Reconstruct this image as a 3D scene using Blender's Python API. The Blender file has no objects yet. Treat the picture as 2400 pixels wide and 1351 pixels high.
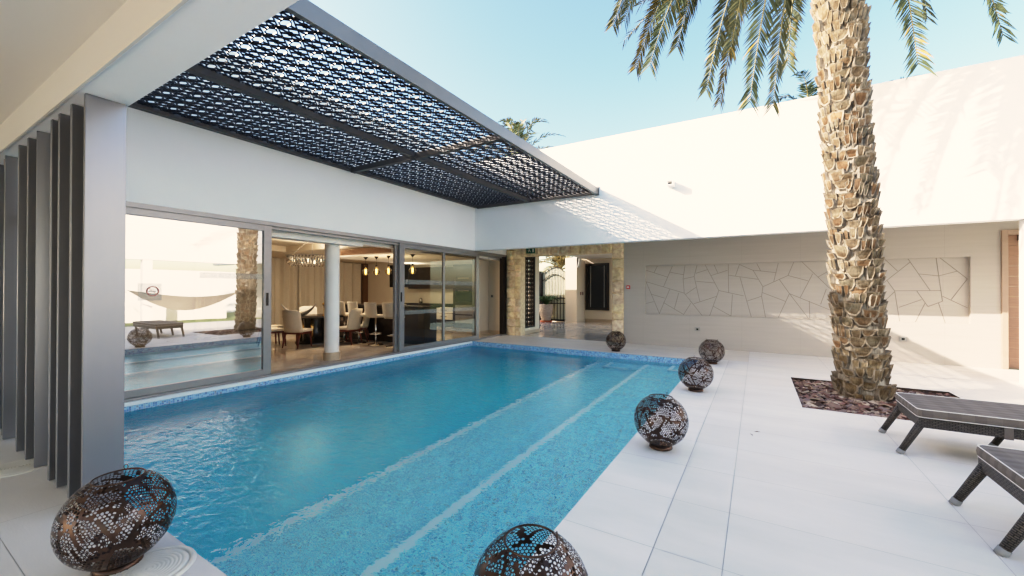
import bpy, bmesh, math, random
from mathutils import Vector, Matrix, noise as mnoise
random.seed(7)
scene = bpy.context.scene
C = scene.collection
PI = math.pi

# ------------------------------------------------------------------ materials
def new_mat(name):
    m = bpy.data.materials.new(name); m.use_nodes = True
    nt = m.node_tree; nt.nodes.clear()
    out = nt.nodes.new('ShaderNodeOutputMaterial')
    return m, nt, out

class G:
    """small helper to wire nodes"""
    def __init__(s, nt): s.nt = nt
    def n(s, t, **kw):
        nd = s.nt.nodes.new('ShaderNode' + t)
        for k, v in kw.items():
            if k == 'ins':
                for i, val in v.items():
                    if hasattr(val, 'is_output'): s.nt.links.new(val, nd.inputs[i])
                    else: nd.inputs[i].default_value = val
            else: setattr(nd, k, v)
        return nd
    def math(s, op, a, b=0.0, c=0.0):
        return s.n('Math', operation=op, ins={0: a, 1: b, 2: c}).outputs[0]
    def mix(s, fac, a, b):
        nd = s.nt.nodes.new('ShaderNodeMix'); nd.data_type = 'RGBA'
        for i, v in ((0, fac), (6, a), (7, b)):
            if hasattr(v, 'is_output'): s.nt.links.new(v, nd.inputs[i])
            else: nd.inputs[i].default_value = v
        return nd.outputs[2]
    def ramp(s, fac, stops):
        nd = s.n('ValToRGB', ins={0: fac})
        cr = nd.color_ramp
        while len(cr.elements) < len(stops): cr.elements.new(0.5)
        for e, (p, c) in zip(cr.elements, stops):
            e.position = p; e.color = c if len(c) == 4 else (*c, 1)
        return nd.outputs[0]

def rgb(c): return (*c, 1.0)

def mat_plain(name, col, rough=0.6, metal=0.0, var=0.08, scale=4.0, bump=0.0, bscale=60.0, spec=0.5, attr=None, stretch=None):
    m, nt, out = new_mat(name); g = G(nt)
    tc = g.n('TexCoord').outputs['Object']
    if stretch:
        tc = g.n('Mapping', ins={0: tc, 3: stretch}).outputs[0]
    nz = g.n('TexNoise', ins={'Vector': tc, 'Scale': scale, 'Detail': 6.0, 'Roughness': 0.6}).outputs['Fac']
    a = tuple(max(0, x * (1 - var)) for x in col); b = tuple(min(1, x * (1 + var)) for x in col)
    base = g.ramp(nz, [(0.25, a), (0.75, b)])
    if attr:
        at = g.n('Attribute', attribute_name=attr).outputs['Color']
        mm = nt.nodes.new('ShaderNodeMix'); mm.data_type = 'RGBA'; mm.blend_type = 'MULTIPLY'
        mm.inputs[0].default_value = 1.0
        nt.links.new(base, mm.inputs[6]); nt.links.new(at, mm.inputs[7]); base = mm.outputs[2]
    p = g.n('BsdfPrincipled', ins={'Base Color': base, 'Roughness': rough, 'Metallic': metal})
    p.inputs['Specular IOR Level'].default_value = spec
    if bump:
        n2 = g.n('TexNoise', ins={'Vector': tc, 'Scale': bscale, 'Detail': 5.0}).outputs['Fac']
        nt.links.new(g.n('Bump', ins={'Strength': bump, 'Distance': 0.02, 'Height': n2}).outputs[0], p.inputs['Normal'])
    nt.links.new(p.outputs[0], out.inputs[0])
    return m

def mat_emit(name, col, s):
    m, nt, out = new_mat(name); g = G(nt)
    e = g.n('Emission', ins={0: rgb(col), 1: s}); nt.links.new(e.outputs[0], out.inputs[0]); return m

M = {}
M['white'] = mat_plain('white_render', (0.91, 0.90, 0.885), 0.75, var=0.018, scale=0.9, bump=0.10, bscale=140, spec=0.25)
M['ceil_paint'] = mat_plain('ceiling_paint', (0.70, 0.665, 0.61), 0.8, var=0.015, scale=1.0, spec=0.2)
M['frame'] = mat_plain('bronze_aluminium', (0.31, 0.285, 0.275), 0.35, 0.35, var=0.05, scale=9)
M['rail'] = mat_plain('pergola_rail', (0.235, 0.225, 0.215), 0.40, 0.4, var=0.06, scale=3)
M['railb'] = mat_plain('pergola_rail_dark', (0.105, 0.095, 0.09), 0.5, 0.2, var=0.1, scale=3)
M['lattice'] = mat_plain('lattice_metal', (0.016, 0.014, 0.019), 0.4, 0.3, var=0.15, scale=5)
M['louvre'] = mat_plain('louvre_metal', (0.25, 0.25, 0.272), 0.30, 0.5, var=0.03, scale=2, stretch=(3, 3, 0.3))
M['louvre_shaded'] = mat_plain('louvre_shadow_side', (0.105, 0.097, 0.095), 0.28, 0.5, var=0.05, scale=2)  # same louvre metal with the shade between blades painted in as darker colour
M['bronze'] = mat_plain('dark_bronze', (0.085, 0.052, 0.040), 0.32, 0.75, var=0.5, scale=9)
M['black'] = mat_plain('black_gloss', (0.012, 0.011, 0.011), 0.25, var=0.2)
M['darkmetal'] = mat_plain('dark_metal', (0.03, 0.025, 0.023), 0.4, 0.4)
M['chrome'] = mat_plain('chrome', (0.75, 0.73, 0.70), 0.12, 1.0, var=0.02)
M['brass'] = mat_plain('brass', (0.75, 0.50, 0.20), 0.22, 1.0, var=0.05)
M['tile_col'] = mat_plain('deck_tile', (0.72, 0.70, 0.67), 0.55, var=0.075, scale=1.3, bump=0.05, bscale=45, spec=0.35, attr='tint', stretch=(0.6, 2.2, 1))
M['grout'] = mat_plain('grout', (0.46, 0.445, 0.425), 0.8)
M['marble'] = mat_plain('polished_marble', (0.60, 0.51, 0.42), 0.07, var=0.16, scale=2.3, spec=0.6, attr='tint')
M['beige'] = mat_plain('beige_paint', (0.60, 0.525, 0.43), 0.7, var=0.02)
M['cream_paint'] = mat_plain('cream_paint', (0.90, 0.83, 0.76), 0.7, var=0.02)
M['hall_beige'] = mat_plain('hall_paint', (0.74, 0.63, 0.49), 0.7, var=0.02)
M['skirt'] = mat_plain('skirting_marble', (0.52, 0.40, 0.28), 0.3, var=0.08, scale=12)
M['clad'] = None
M['stone'] = mat_plain('rough_limestone', (0.95, 0.68, 0.48), 0.9, var=0.30, scale=11, bump=1.0, bscale=22, attr='tint')
M['curtain'] = mat_plain('curtain_fabric', (0.56, 0.49, 0.40), 0.9, var=0.08, scale=30, spec=0.1)
M['brownfabric'] = mat_plain('brown_drape', (0.16, 0.085, 0.045), 0.9)
M['cream'] = mat_plain('cream_upholstery', (0.60, 0.53, 0.44), 0.85, var=0.05, scale=20, spec=0.2)
M['mahog'] = mat_plain('mahogany', (0.14, 0.028, 0.014), 0.28, var=0.3, scale=8)
M['doorwood'] = mat_plain('door_wood', (0.36, 0.215, 0.145), 0.5, var=0.10, scale=5, stretch=(1, 1, 14))
M['doorframe'] = mat_plain('door_frame_wood', (0.40, 0.29, 0.22), 0.5, var=0.08, scale=5)
M['kitchen_dark'] = mat_plain('kitchen_dark', (0.03, 0.02, 0.016), 0.2)
M['kitchen_white'] = mat_plain('kitchen_white', (0.62, 0.57, 0.47), 0.3)
M['terra'] = mat_plain('terracotta', (0.36, 0.10, 0.05), 0.6)
M['planter'] = mat_plain('planter_glaze', (0.42, 0.34, 0.28), 0.55, var=0.28, scale=7, stretch=(1, 1, 6))
M['fern'] = mat_plain('fern_green', (0.05, 0.10, 0.03), 0.6, var=0.4, scale=20)
M['leaf'] = mat_plain('palm_leaf', (1.0, 1.0, 1.0), 0.5, var=0.12, scale=6, attr='tint', spec=0.4)
M['bark'] = None
M['mulch'] = mat_plain('bark_chips', (1, 1, 1), 0.85, var=0.3, scale=30, attr='tint')
M['soil'] = mat_plain('soil', (0.06, 0.04, 0.03), 0.95)
M['lawn'] = mat_plain('lawn', (0.20, 0.24, 0.09), 0.9, var=0.35, scale=3)
M['sand'] = mat_plain('sand', (0.42, 0.36, 0.27), 0.95, var=0.1, scale=0.6)
M['plastic'] = mat_plain('off_white_plastic', (0.62, 0.60, 0.56), 0.4)
M['lid'] = mat_plain('lid_plastic', (0.74, 0.72, 0.66), 0.5, var=0.04)
M['red'] = mat_plain('red_plastic', (0.60, 0.02, 0.02), 0.35)
M['green'] = mat_plain('sign_green', (0.0, 0.10, 0.06), 0.4)
M['steel'] = mat_plain('brushed_steel', (0.36, 0.34, 0.32), 0.35, 0.7)
M['piping'] = mat_plain('white_piping', (0.80, 0.79, 0.77), 0.6)
M['rubber'] = mat_plain('grey_cap', (0.24, 0.25, 0.26), 0.5)
M['rope'] = mat_plain('rope', (0.55, 0.45, 0.30), 0.9)
M['filament'] = mat_emit('filament', (1.0, 0.66, 0.22), 3.2)
M['crystal_glow'] = mat_emit('crystal_glow', (1.0, 0.80, 0.52), 1.6)
M['downlight'] = mat_emit('downlight_glow', (1.0, 0.85, 0.6), 4.0)
M['frost'] = None
M['pale_red'] = mat_plain('pale_red', (0.62, 0.22, 0.20), 0.5)
M['groove'] = mat_plain('groove', (0.27, 0.235, 0.20), 0.8)

def mk_bark():
    m, nt, out = new_mat('palm_boots'); g = G(nt)
    tc = g.n('TexCoord').outputs['Object']
    at = g.n('Attribute', attribute_name='tint').outputs['Color']
    st = g.n('Mapping', ins={0: tc, 3: (30, 30, 4)}).outputs[0]
    nz = g.n('TexNoise', ins={'Vector': st, 'Scale': 1.6, 'Detail': 6.0, 'Roughness': 0.7}).outputs['Fac']
    f = g.ramp(nz, [(0.28, (0.42, 0.40, 0.37)), (0.52, (1, 1, 1)), (0.75, (1.22, 1.2, 1.16))])
    mm = nt.nodes.new('ShaderNodeMix'); mm.data_type = 'RGBA'; mm.blend_type = 'MULTIPLY'; mm.inputs[0].default_value = 1
    nt.links.new(at, mm.inputs[6]); nt.links.new(f, mm.inputs[7])
    n2 = g.n('TexNoise', ins={'Vector': tc, 'Scale': 9.0, 'Detail': 4.0}).outputs['Fac']
    blotch = g.ramp(n2, [(0.36, (0.55, 0.50, 0.45)), (0.6, (1, 1, 1))])
    m2 = nt.nodes.new('ShaderNodeMix'); m2.data_type = 'RGBA'; m2.blend_type = 'MULTIPLY'; m2.inputs[0].default_value = 1
    nt.links.new(mm.outputs[2], m2.inputs[6]); nt.links.new(blotch, m2.inputs[7])
    p = g.n('BsdfPrincipled', ins={'Base Color': m2.outputs[2], 'Roughness': 0.9})
    p.inputs['Specular IOR Level'].default_value = 0.15
    nt.links.new(g.n('Bump', ins={'Strength': 0.6, 'Distance': 0.012, 'Height': nz}).outputs[0], p.inputs['Normal'])
    nt.links.new(p.outputs[0], out.inputs[0]); return m
M['bark'] = mk_bark()

def mk_clad():
    m, nt, out = new_mat('porcelain_cladding'); g = G(nt)
    tc = g.n('TexCoord').outputs['Object']
    st = g.n('Mapping', ins={0: tc, 3: (0.35, 0.35, 5)}).outputs[0]
    nz = g.n('TexNoise', ins={'Vector': st, 'Scale': 3.0, 'Detail': 6.0}).outputs['Fac']
    base = g.ramp(nz, [(0.3, (0.455, 0.412, 0.368)), (0.7, (0.48, 0.437, 0.392))])
    sx = g.n('SeparateXYZ', ins={0: tc})
    def joint(v, per, off, w):
        a = g.math('FRACT', g.math('DIVIDE', g.math('ADD', v, off), per))
        return g.math('LESS_THAN', a, w / per)
    j = g.math('MAXIMUM', joint(sx.outputs[0], 1.2, 30.0 + 0.33, 0.005), joint(sx.outputs[2], 0.6, 30.0, 0.004))
    base = g.mix(g.math('MULTIPLY', j, 0.35), base, (0.30, 0.26, 0.22, 1))
    p = g.n('BsdfPrincipled', ins={'Base Color': base, 'Roughness': 0.55})
    p.inputs['Specular IOR Level'].default_value = 0.3
    nt.links.new(p.outputs[0], out.inputs[0]); return m
M['clad'] = mk_clad()

def mk_mosaic(name, stops, grout, size=0.025):
    m, nt, out = new_mat(name); g = G(nt)
    uv = g.n('UVMap').outputs[0]
    sc = g.n('VectorMath', operation='SCALE', ins={0: uv, 3: 1.0 / size}).outputs[0]
    fl = g.n('VectorMath', operation='FLOOR', ins={0: sc}).outputs[0]
    wn = g.n('TexWhiteNoise', ins={'Vector': fl})
    big = g.n('TexNoise', ins={'Vector': uv, 'Scale': 1.1, 'Detail': 3.0}).outputs['Fac']
    v = g.math('ADD', g.math('MULTIPLY', wn.outputs['Value'], 0.96), g.math('MULTIPLY', big, 0.04))
    col = g.ramp(v, stops)
    fr = g.n('VectorMath', operation='FRACTION', ins={0: sc}).outputs[0]
    s = g.n('SeparateXYZ', ins={0: fr})
    e = g.math('MAXIMUM', g.math('LESS_THAN', s.outputs[0], 0.13), g.math('LESS_THAN', s.outputs[1], 0.13))
    col = g.mix(e, col, rgb(grout))
    p = g.n('BsdfPrincipled', ins={'Base Color': col, 'Roughness': 0.25})
    nt.links.new(p.outputs[0], out.inputs[0]); return m
M['mosaic'] = mk_mosaic('pool_mosaic', [(0.0, (0.05, 0.38, 0.55)), (0.22, (0.12, 0.64, 0.79)), (0.55, (0.19, 0.80, 0.89)), (0.80, (0.36, 0.90, 0.94)), (0.92, (0.10, 0.46, 0.70)), (1.0, (0.26, 0.32, 0.20))], (0.88, 0.97, 0.97))
M['mosaic_deep'] = mk_mosaic('pool_mosaic_deep', [(0.0, (0.006, 0.45, 0.60)), (0.4, (0.008, 0.68, 0.80)), (0.8, (0.015, 0.76, 0.86)), (1.0, (0.01, 0.50, 0.68))], (0.06, 0.74, 0.84))  # light lost in deep water is painted into these tile colours
M['mosaic_line'] = mk_mosaic('pool_waterline_mosaic', [(0.0, (0.06, 0.16, 0.42)), (0.3, (0.16, 0.38, 0.66)), (0.6, (0.28, 0.56, 0.78)), (0.85, (0.42, 0.66, 0.80)), (1.0, (0.20, 0.16, 0.24))], (0.58, 0.70, 0.76))
M['nosing'] = mat_plain('white_nosing_mosaic', (0.93, 0.95, 0.94), 0.3, var=0.06, scale=20)

def mk_water():
    m, nt, out = new_mat('pool_water'); g = G(nt)
    tc = g.n('TexCoord').outputs['Object']
    mp = g.n('Mapping', ins={0: tc, 2: (0, 0, 0.5), 3: (1.0, 1.7, 1.0)}).outputs[0]
    n1 = g.n('TexNoise', ins={'Vector': mp, 'Scale': 5.2, 'Detail': 3.0, 'Roughness': 0.5, 'Distortion': 0.7}).outputs['Fac']
    n2 = g.n('TexNoise', ins={'Vector': mp, 'Scale': 15.0, 'Detail': 2.0, 'Distortion': 0.4}).outputs['Fac']
    n0 = g.n('TexNoise', ins={'Vector': tc, 'Scale': 0.45, 'Detail': 1.0}).outputs['Fac']
    h = g.math('ADD', n1, g.math('MULTIPLY', n2, 0.22))
    amp = g.math('MULTIPLY_ADD', n0, 1.0, 0.25)
    h = g.math('MULTIPLY', h, amp)
    bp = g.n('Bump', ins={'Strength': 0.85, 'Distance': 0.030, 'Height': h})
    fr = g.n('Fresnel', ins={'IOR': 1.333, 'Normal': bp.outputs[0]}).outputs[0]
    back = g.n('NewGeometry').outputs['Backfacing']
    fac = g.math('MULTIPLY', fr, g.math('MULTIPLY_ADD', back, 0.28, 0.72))
    rf = g.n('BsdfRefraction', ins={'Color': (0.98, 1.21, 1.19, 1), 'Roughness': 0.0, 'IOR': 1.333, 'Normal': bp.outputs[0]})
    gl = g.n('BsdfGlossy', ins={0: (1, 1, 1, 1), 'Roughness': 0.0, 'Normal': bp.outputs[0]})
    mx = g.n('MixShader', ins={0: fac, 1: rf.outputs[0], 2: gl.outputs[0]})
    nt.links.new(mx.outputs[0], out.inputs[0])
    return m
M['water'] = mk_water()

def mk_glass(name, refl, tint):
    m, nt, out = new_mat(name); g = G(nt)
    fr = g.n('Fresnel', ins={0: 1.5}).outputs[0]
    fac = g.math('ADD', g.math('MULTIPLY', fr, 1.25), refl)
    fac = g.math('MINIMUM', fac, 0.95)
    tr = g.n('BsdfTransparent', ins={0: rgb(tint)})
    tc = g.n('TexCoord').outputs['Object']
    nz = g.n('TexNoise', ins={'Vector': tc, 'Scale': 0.7, 'Detail': 1.0}).outputs['Fac']
    bp = g.n('Bump', ins={'Strength': 0.05, 'Distance': 0.02, 'Height': nz})
    gl = g.n('BsdfGlossy', ins={0: (1, 1, 1, 1), 'Roughness': 0.0, 'Normal': bp.outputs[0]})
    mx = g.n('MixShader', ins={0: fac, 1: tr.outputs[0], 2: gl.outputs[0]})
    nt.links.new(mx.outputs[0], out.inputs[0]); return m
M['glass_mirror'] = mk_glass('coated_glass', 0.42, (0.62, 0.64, 0.62))
M['glass'] = mk_glass('tinted_glass', 0.0, (0.80, 0.82, 0.76))
M['glass_amber'] = mk_glass('amber_glass', 0.08, (0.95, 0.80, 0.55))

def mk_frost():
    m, nt, out = new_mat('frosted_film'); g = G(nt)
    tr = g.n('BsdfTransparent', ins={0: (1, 1, 1, 1)})
    d = g.n('BsdfDiffuse', ins={0: (0.62, 0.64, 0.60, 1)})
    mx = g.n('MixShader', ins={0: 0.28, 1: tr.outputs[0], 2: d.outputs[0]})
    nt.links.new(mx.outputs[0], out.inputs[0]); return m
M['frost'] = mk_frost()

def mk_wicker():
    m, nt, out = new_mat('wicker'); g = G(nt)
    uv = g.n('UVMap').outputs[0]
    bt = g.n('TexBrick', ins={'Vector': uv, 'Scale': 1.0, 'Mortar Size': 0.0035, 'Mortar Smooth': 0.7, 'Brick Width': 0.036, 'Row Height': 0.013,
             'Color1': (0.085, 0.072, 0.064, 1), 'Color2': (0.135, 0.115, 0.10, 1), 'Mortar': (0.010, 0.009, 0.008, 1)})
    p = g.n('BsdfPrincipled', ins={'Base Color': bt.outputs['Color'], 'Roughness': 0.45})
    inv = g.math('SUBTRACT', 1.0, bt.outputs['Fac'])
    nt.links.new(g.n('Bump', ins={'Strength': 1.0, 'Distance': 0.006, 'Height': inv}).outputs[0], p.inputs['Normal'])
    nt.links.new(p.outputs[0], out.inputs[0]); return m
M['wicker'] = mk_wicker()

def mk_plaid():
    m, nt, out = new_mat('striped_cushion'); g = G(nt)
    tc = g.n('TexCoord').outputs['Object']
    s = g.n('SeparateXYZ', ins={0: tc})
    def stripes(v, per):
        f = g.math('FRACT', g.math('DIVIDE', g.math('ADD', v, 5.0), per))
        return g.ramp(f, [(0.0, (0.125, 0.108, 0.098)), (0.26, (0.125, 0.108, 0.098)), (0.27, (0.165, 0.145, 0.130)), (0.50, (0.165, 0.145, 0.130)), (0.51, (0.098, 0.085, 0.080)), (0.72, (0.125, 0.108, 0.102)), (0.73, (0.185, 0.162, 0.146)), (1.0, (0.185, 0.162, 0.146))])
    a = stripes(s.outputs[1], 0.205); b = stripes(s.outputs[0], 0.33)
    nz = g.n('TexNoise', ins={'Vector': tc, 'Scale': 260.0, 'Detail': 2.0}).outputs['Fac']
    col = g.mix(0.36, a, b)
    col = g.mix(g.math('MULTIPLY', nz, 0.22), col, (0.36, 0.32, 0.29, 1))
    p = g.n('BsdfPrincipled', ins={'Base Color': col, 'Roughness': 0.85})
    p.inputs['Specular IOR Level'].default_value = 0.15
    n3 = g.n('TexNoise', ins={'Vector': tc, 'Scale': 9.0, 'Detail': 3.0}).outputs['Fac']
    nt.links.new(g.n('Bump', ins={'Strength': 0.25, 'Distance': 0.02, 'Height': n3}).outputs[0], p.inputs['Normal'])
    nt.links.new(p.outputs[0], out.inputs[0]); return m
M['plaid'] = mk_plaid()

# ------------------------------------------------------------------ mesh builder
class MB:
    def __init__(s):
        s.v = []; s.f = []; s.c = []; s.smooth = []; s.uv = []
    def face(s, pts, col=(1, 1, 1), smooth=False, uv=None):
        i = len(s.v); s.v += [Vector(p) for p in pts]
        s.f.append(list(range(i, i + len(pts)))); s.c.append(col); s.smooth.append(smooth); s.uv.append(uv)
    def idx(s, verts, faces, col=(1, 1, 1), smooth=True, uvs=None):
        i = len(s.v); s.v += [Vector(p) for p in verts]
        for k, f in enumerate(faces):
            s.f.append([i + a for a in f]); s.c.append(col if not isinstance(col, list) else col[k]); s.smooth.append(smooth); s.uv.append(uvs[k] if uvs else None)
    def box(s, a, b, col=(1, 1, 1), mat=None):
        x0, y0, z0 = a; x1, y1, z1 = b
        if x0 > x1: x0, x1 = x1, x0
        if y0 > y1: y0, y1 = y1, y0
        if z0 > z1: z0, z1 = z1, z0
        P = [(x0,y0,z0),(x1,y0,z0),(x1,y1,z0),(x0,y1,z0),(x0,y0,z1),(x1,y0,z1),(x1,y1,z1),(x0,y1,z1)]
        if mat: P = [mat @ Vector(p) for p in P]
        F = [(0,3,2,1),(4,5,6,7),(0,1,5,4),(1,2,6,5),(2,3,7,6),(3,0,4,7)]
        dx, dy, dz = x1-x0, y1-y0, z1-z0
        D = [(dy,dx),(dx,dy),(dx,dz),(dy,dz),(dx,dz),(dy,dz)]
        U = []
        for k,(w,h) in enumerate(D):
            U.append([(0,0),(w,0),(w,h),(0,h)] if k else [(0,0),(w,0),(w,h),(0,h)])
        s.idx(P, F, col, False, U)
    def bar(s, p, q, w, h, col=(1, 1, 1), up=(0, 0, 1)):
        p = Vector(p); q = Vector(q); d = q - p; L = d.length
        if L < 1e-6: return
        d.normalize(); u = Vector(up)
        if abs(d.dot(u)) > 0.99: u = Vector((0, 1, 0))
        x = d.cross(u).normalized(); z = x.cross(d)
        mt = Matrix((x, d, z)).transposed().to_4x4(); mt.translation = p
        s.box((-w/2, 0, -h/2), (w/2, L, h/2), col, mt)
    def tube(s, path, rad, n=10, col=(1, 1, 1), cap=True, smooth=True):
        path = [Vector(p) for p in path]
        if not isinstance(rad, (list, tuple)): rad = [rad] * len(path)
        verts = []; faces = []; uvs = []
        prev = None; dist = 0
        ds = []
        for i, p in enumerate(path):
            if i: dist += (p - path[i-1]).length
            ds.append(dist)
            t = (path[min(i+1, len(path)-1)] - path[max(i-1, 0)]).normalized()
            if prev is None:
                a = Vector((0, 0, 1)) if abs(t.z) < 0.9 else Vector((1, 0, 0))
                x = t.cross(a).normalized()
            else:
                x = (prev - t * prev.dot(t)).normalized()
            prev = x; y = t.cross(x)
            for k in range(n):
                an = 2*PI*k/n
                verts.append(p + (x*math.cos(an) + y*math.sin(an)) * rad[i])
        for i in range(len(path)-1):
            for k in range(n):
                k2 = (k+1) % n
                faces.append((i*n+k, i*n+k2, (i+1)*n+k2, (i+1)*n+k))
                r = rad[i]*2*PI/n
                uvs.append([(k*r, ds[i]), ((k+1)*r, ds[i]), ((k+1)*r, ds[i+1]), (k*r, ds[i+1])])
        if cap:
            faces.append(tuple(reversed(range(n)))); uvs.append([(0, 0)]*n)
            faces.append(tuple((len(path)-1)*n+k for k in range(n))); uvs.append([(0, 0)]*n)
        s.idx(verts, faces, col, smooth, uvs)
    def lathe(s, prof, n=32, center=(0, 0, 0), col=(1, 1, 1), smooth=True):
        verts = []; faces = []
        c = Vector(center)
        for r, z in prof:
            for k in range(n):
                a = 2*PI*k/n
                verts.append(c + Vector((r*math.cos(a), r*math.sin(a), z)))
        for i in range(len(prof)-1):
            for k in range(n):
                k2 = (k+1) % n
                faces.append((i*n+k, i*n+k2, (i+1)*n+k2, (i+1)*n+k))
        s.idx(verts, faces, col, smooth)
    def build(s, name, mat, parent=None, origin=None, bevel=0.0, merge=False):
        o0 = Vector(origin) if origin is not None else (Vector(parent['o']) if parent is not None and 'o' in parent else Vector((0, 0, 0)))
        me = bpy.data.meshes.new(name)
        me.from_pydata([v - o0 for v in s.v], [], s.f)
        at = me.color_attributes.new('tint', 'FLOAT_COLOR', 'CORNER')
        uvl = me.uv_layers.new(name='UVMap')
        li = 0
        cols = []; uvs = []
        for f, c, uv in zip(s.f, s.c, s.uv):
            for k in range(len(f)):
                cc = c[k] if isinstance(c[0], (tuple, list)) else c
                cols += [cc[0], cc[1], cc[2], 1.0]
                uvs += list(uv[k]) if uv else [0.0, 0.0]
        at.data.foreach_set('color', cols); uvl.data.foreach_set('uv', uvs)
        me.polygons.foreach_set('use_smooth', s.smooth)
        me.materials.append(M[mat] if isinstance(mat, str) else mat)
        me.update()
        ob = bpy.data.objects.new(name, me); C.objects.link(ob)
        if merge:
            bm = bmesh.new(); bm.from_mesh(me); bmesh.ops.remove_doubles(bm, verts=bm.verts, dist=1e-4); bm.to_mesh(me); bm.free()
        if bevel:
            bv = ob.modifiers.new('bevel', 'BEVEL'); bv.width = bevel; bv.segments = 2; bv.limit_method = 'ANGLE'; bv.angle_limit = math.radians(50)
        if parent is not None:
            ob.parent = parent; ob['o'] = list(o0)
        else:
            ob.location = o0; ob['o'] = list(o0)
        return ob

def thing(name, label, cat, loc=(0, 0, 0), rz=0.0, group=None):
    o = bpy.data.objects.new(name, None); C.objects.link(o)
    o.location = loc; o.rotation_euler = (0, 0, rz); o.empty_display_size = 0.2
    o['label'] = label; o['category'] = cat
    if group: o['group'] = group
    o['o'] = list(loc)
    return o
def tag(o, label, cat, group=None, kind=None):
    o['label'] = label; o['category'] = cat
    if group: o['group'] = group
    if kind: o['kind'] = kind
    return o
def struct(o, label=None):
    o['kind'] = 'structure'
    if label: o['label'] = label
    return o
def dup(root, loc, rz, label, group=None):
    r = root.copy(); C.objects.link(r); r.location = loc; r.rotation_euler = (0, 0, rz); r['label'] = label
    if group: r['group'] = group
    for ch in list(root.children):
        c = ch.copy(); C.objects.link(c); c.parent = r
        for gch in ch.children:
            d = gch.copy(); C.objects.link(d); d.parent = c
    return r
def box(name, a, b, mat, parent=None, bevel=0.0, origin=None):
    m = MB(); m.box(a, b); return m.build(name, mat, parent, origin, bevel)

# ------------------------------------------------------------------ camera
Fpx, YAW, PIT, ROL = 954.77, math.radians(-31.035), math.radians(0.288), math.radians(0.159)
cam_d = bpy.data.cameras.new('camera'); cam = bpy.data.objects.new('camera', cam_d); C.objects.link(cam)
cam_d.sensor_width = 36.0; cam_d.lens = 36.0 * Fpx / 2400.0; cam_d.clip_start = 0.05; cam_d.clip_end = 2000
fw = Vector((math.sin(YAW)*math.cos(PIT), math.cos(YAW)*math.cos(PIT), math.sin(PIT)))
rt = Vector((math.cos(YAW), -math.sin(YAW), 0)); up = rt.cross(fw)
rt, up = rt*math.cos(ROL) + up*math.sin(ROL), -rt*math.sin(ROL) + up*math.cos(ROL)
mt = Matrix((rt, up, -fw)).transposed().to_4x4(); mt.translation = (0, 0, 1.5)
cam.matrix_world = mt
scene.camera = cam

# ------------------------------------------------------------------ light
SUN = Vector((1.52, 1.0, -0.885)).normalized()
sl = bpy.data.lights.new('sun', 'SUN'); sl.energy = 2.8; sl.angle = math.radians(0.40); sl.color = (1.0, 0.985, 0.965)
so = bpy.data.objects.new('sun', sl); C.objects.link(so); so.rotation_euler = SUN.to_track_quat('-Z', 'Y').to_euler()
so.location = (-20, -12, 15)
w = bpy.data.worlds.new('World'); scene.world = w; w.use_nodes = True
nt = w.node_tree; nt.nodes.clear()
sky = nt.nodes.new('ShaderNodeTexSky'); sky.sky_type = 'NISHITA'; sky.sun_disc = False
sky.sun_elevation = math.asin(-SUN.z); sky.sun_rotation = math.atan2(-SUN.x, -SUN.y)
sky.air_density = 1.0; sky.dust_density = 2.0; sky.ozone_density = 0.7; sky.altitude = 0
bg = nt.nodes.new('ShaderNodeBackground'); bg.inputs[1].default_value = 0.15
wo = nt.nodes.new('ShaderNodeOutputWorld')
hs = nt.nodes.new('ShaderNodeHueSaturation'); hs.inputs['Saturation'].default_value = 1.22
nt.links.new(sky.outputs[0], hs.inputs['Color']); nt.links.new(hs.outputs[0], bg.inputs[0]); nt.links.new(bg.outputs[0], wo.inputs[0])

# ------------------------------------------------------------------ ground, deck
XL, XR, YN, YF = -7.17, -1.09, 1.07, 9.63          # pool rectangle
g = MB()
for (a, b, c, d) in [(-400, -17.2, -400, 400), (-17.2, 7.0, -400, -6.0), (-17.2, 7.0, 24.0, 400)]:
    g.face([(a, c, -0.03), (b, c, -0.03), (b, d, -0.03), (a, d, -0.03)])
g.face([(-17.2, 19.4, -0.03), (7.0, 19.4, -0.03), (7.0, 24, -0.03), (-17.2, 24, -0.03)])
g.face([(-5.0, 13.2, -0.035), (7.0, 13.2, -0.035), (7.0, 19.4, -0.035), (-5.0, 19.4, -0.035)])
struct(g.build('ground', 'sand'))
g = MB(); g.face([(7.0, -400, -0.03), (400, -400, -0.03), (400, 400, -0.03), (7.0, 400, -0.03)])
struct(g.build('lawn', 'lawn'))

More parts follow.
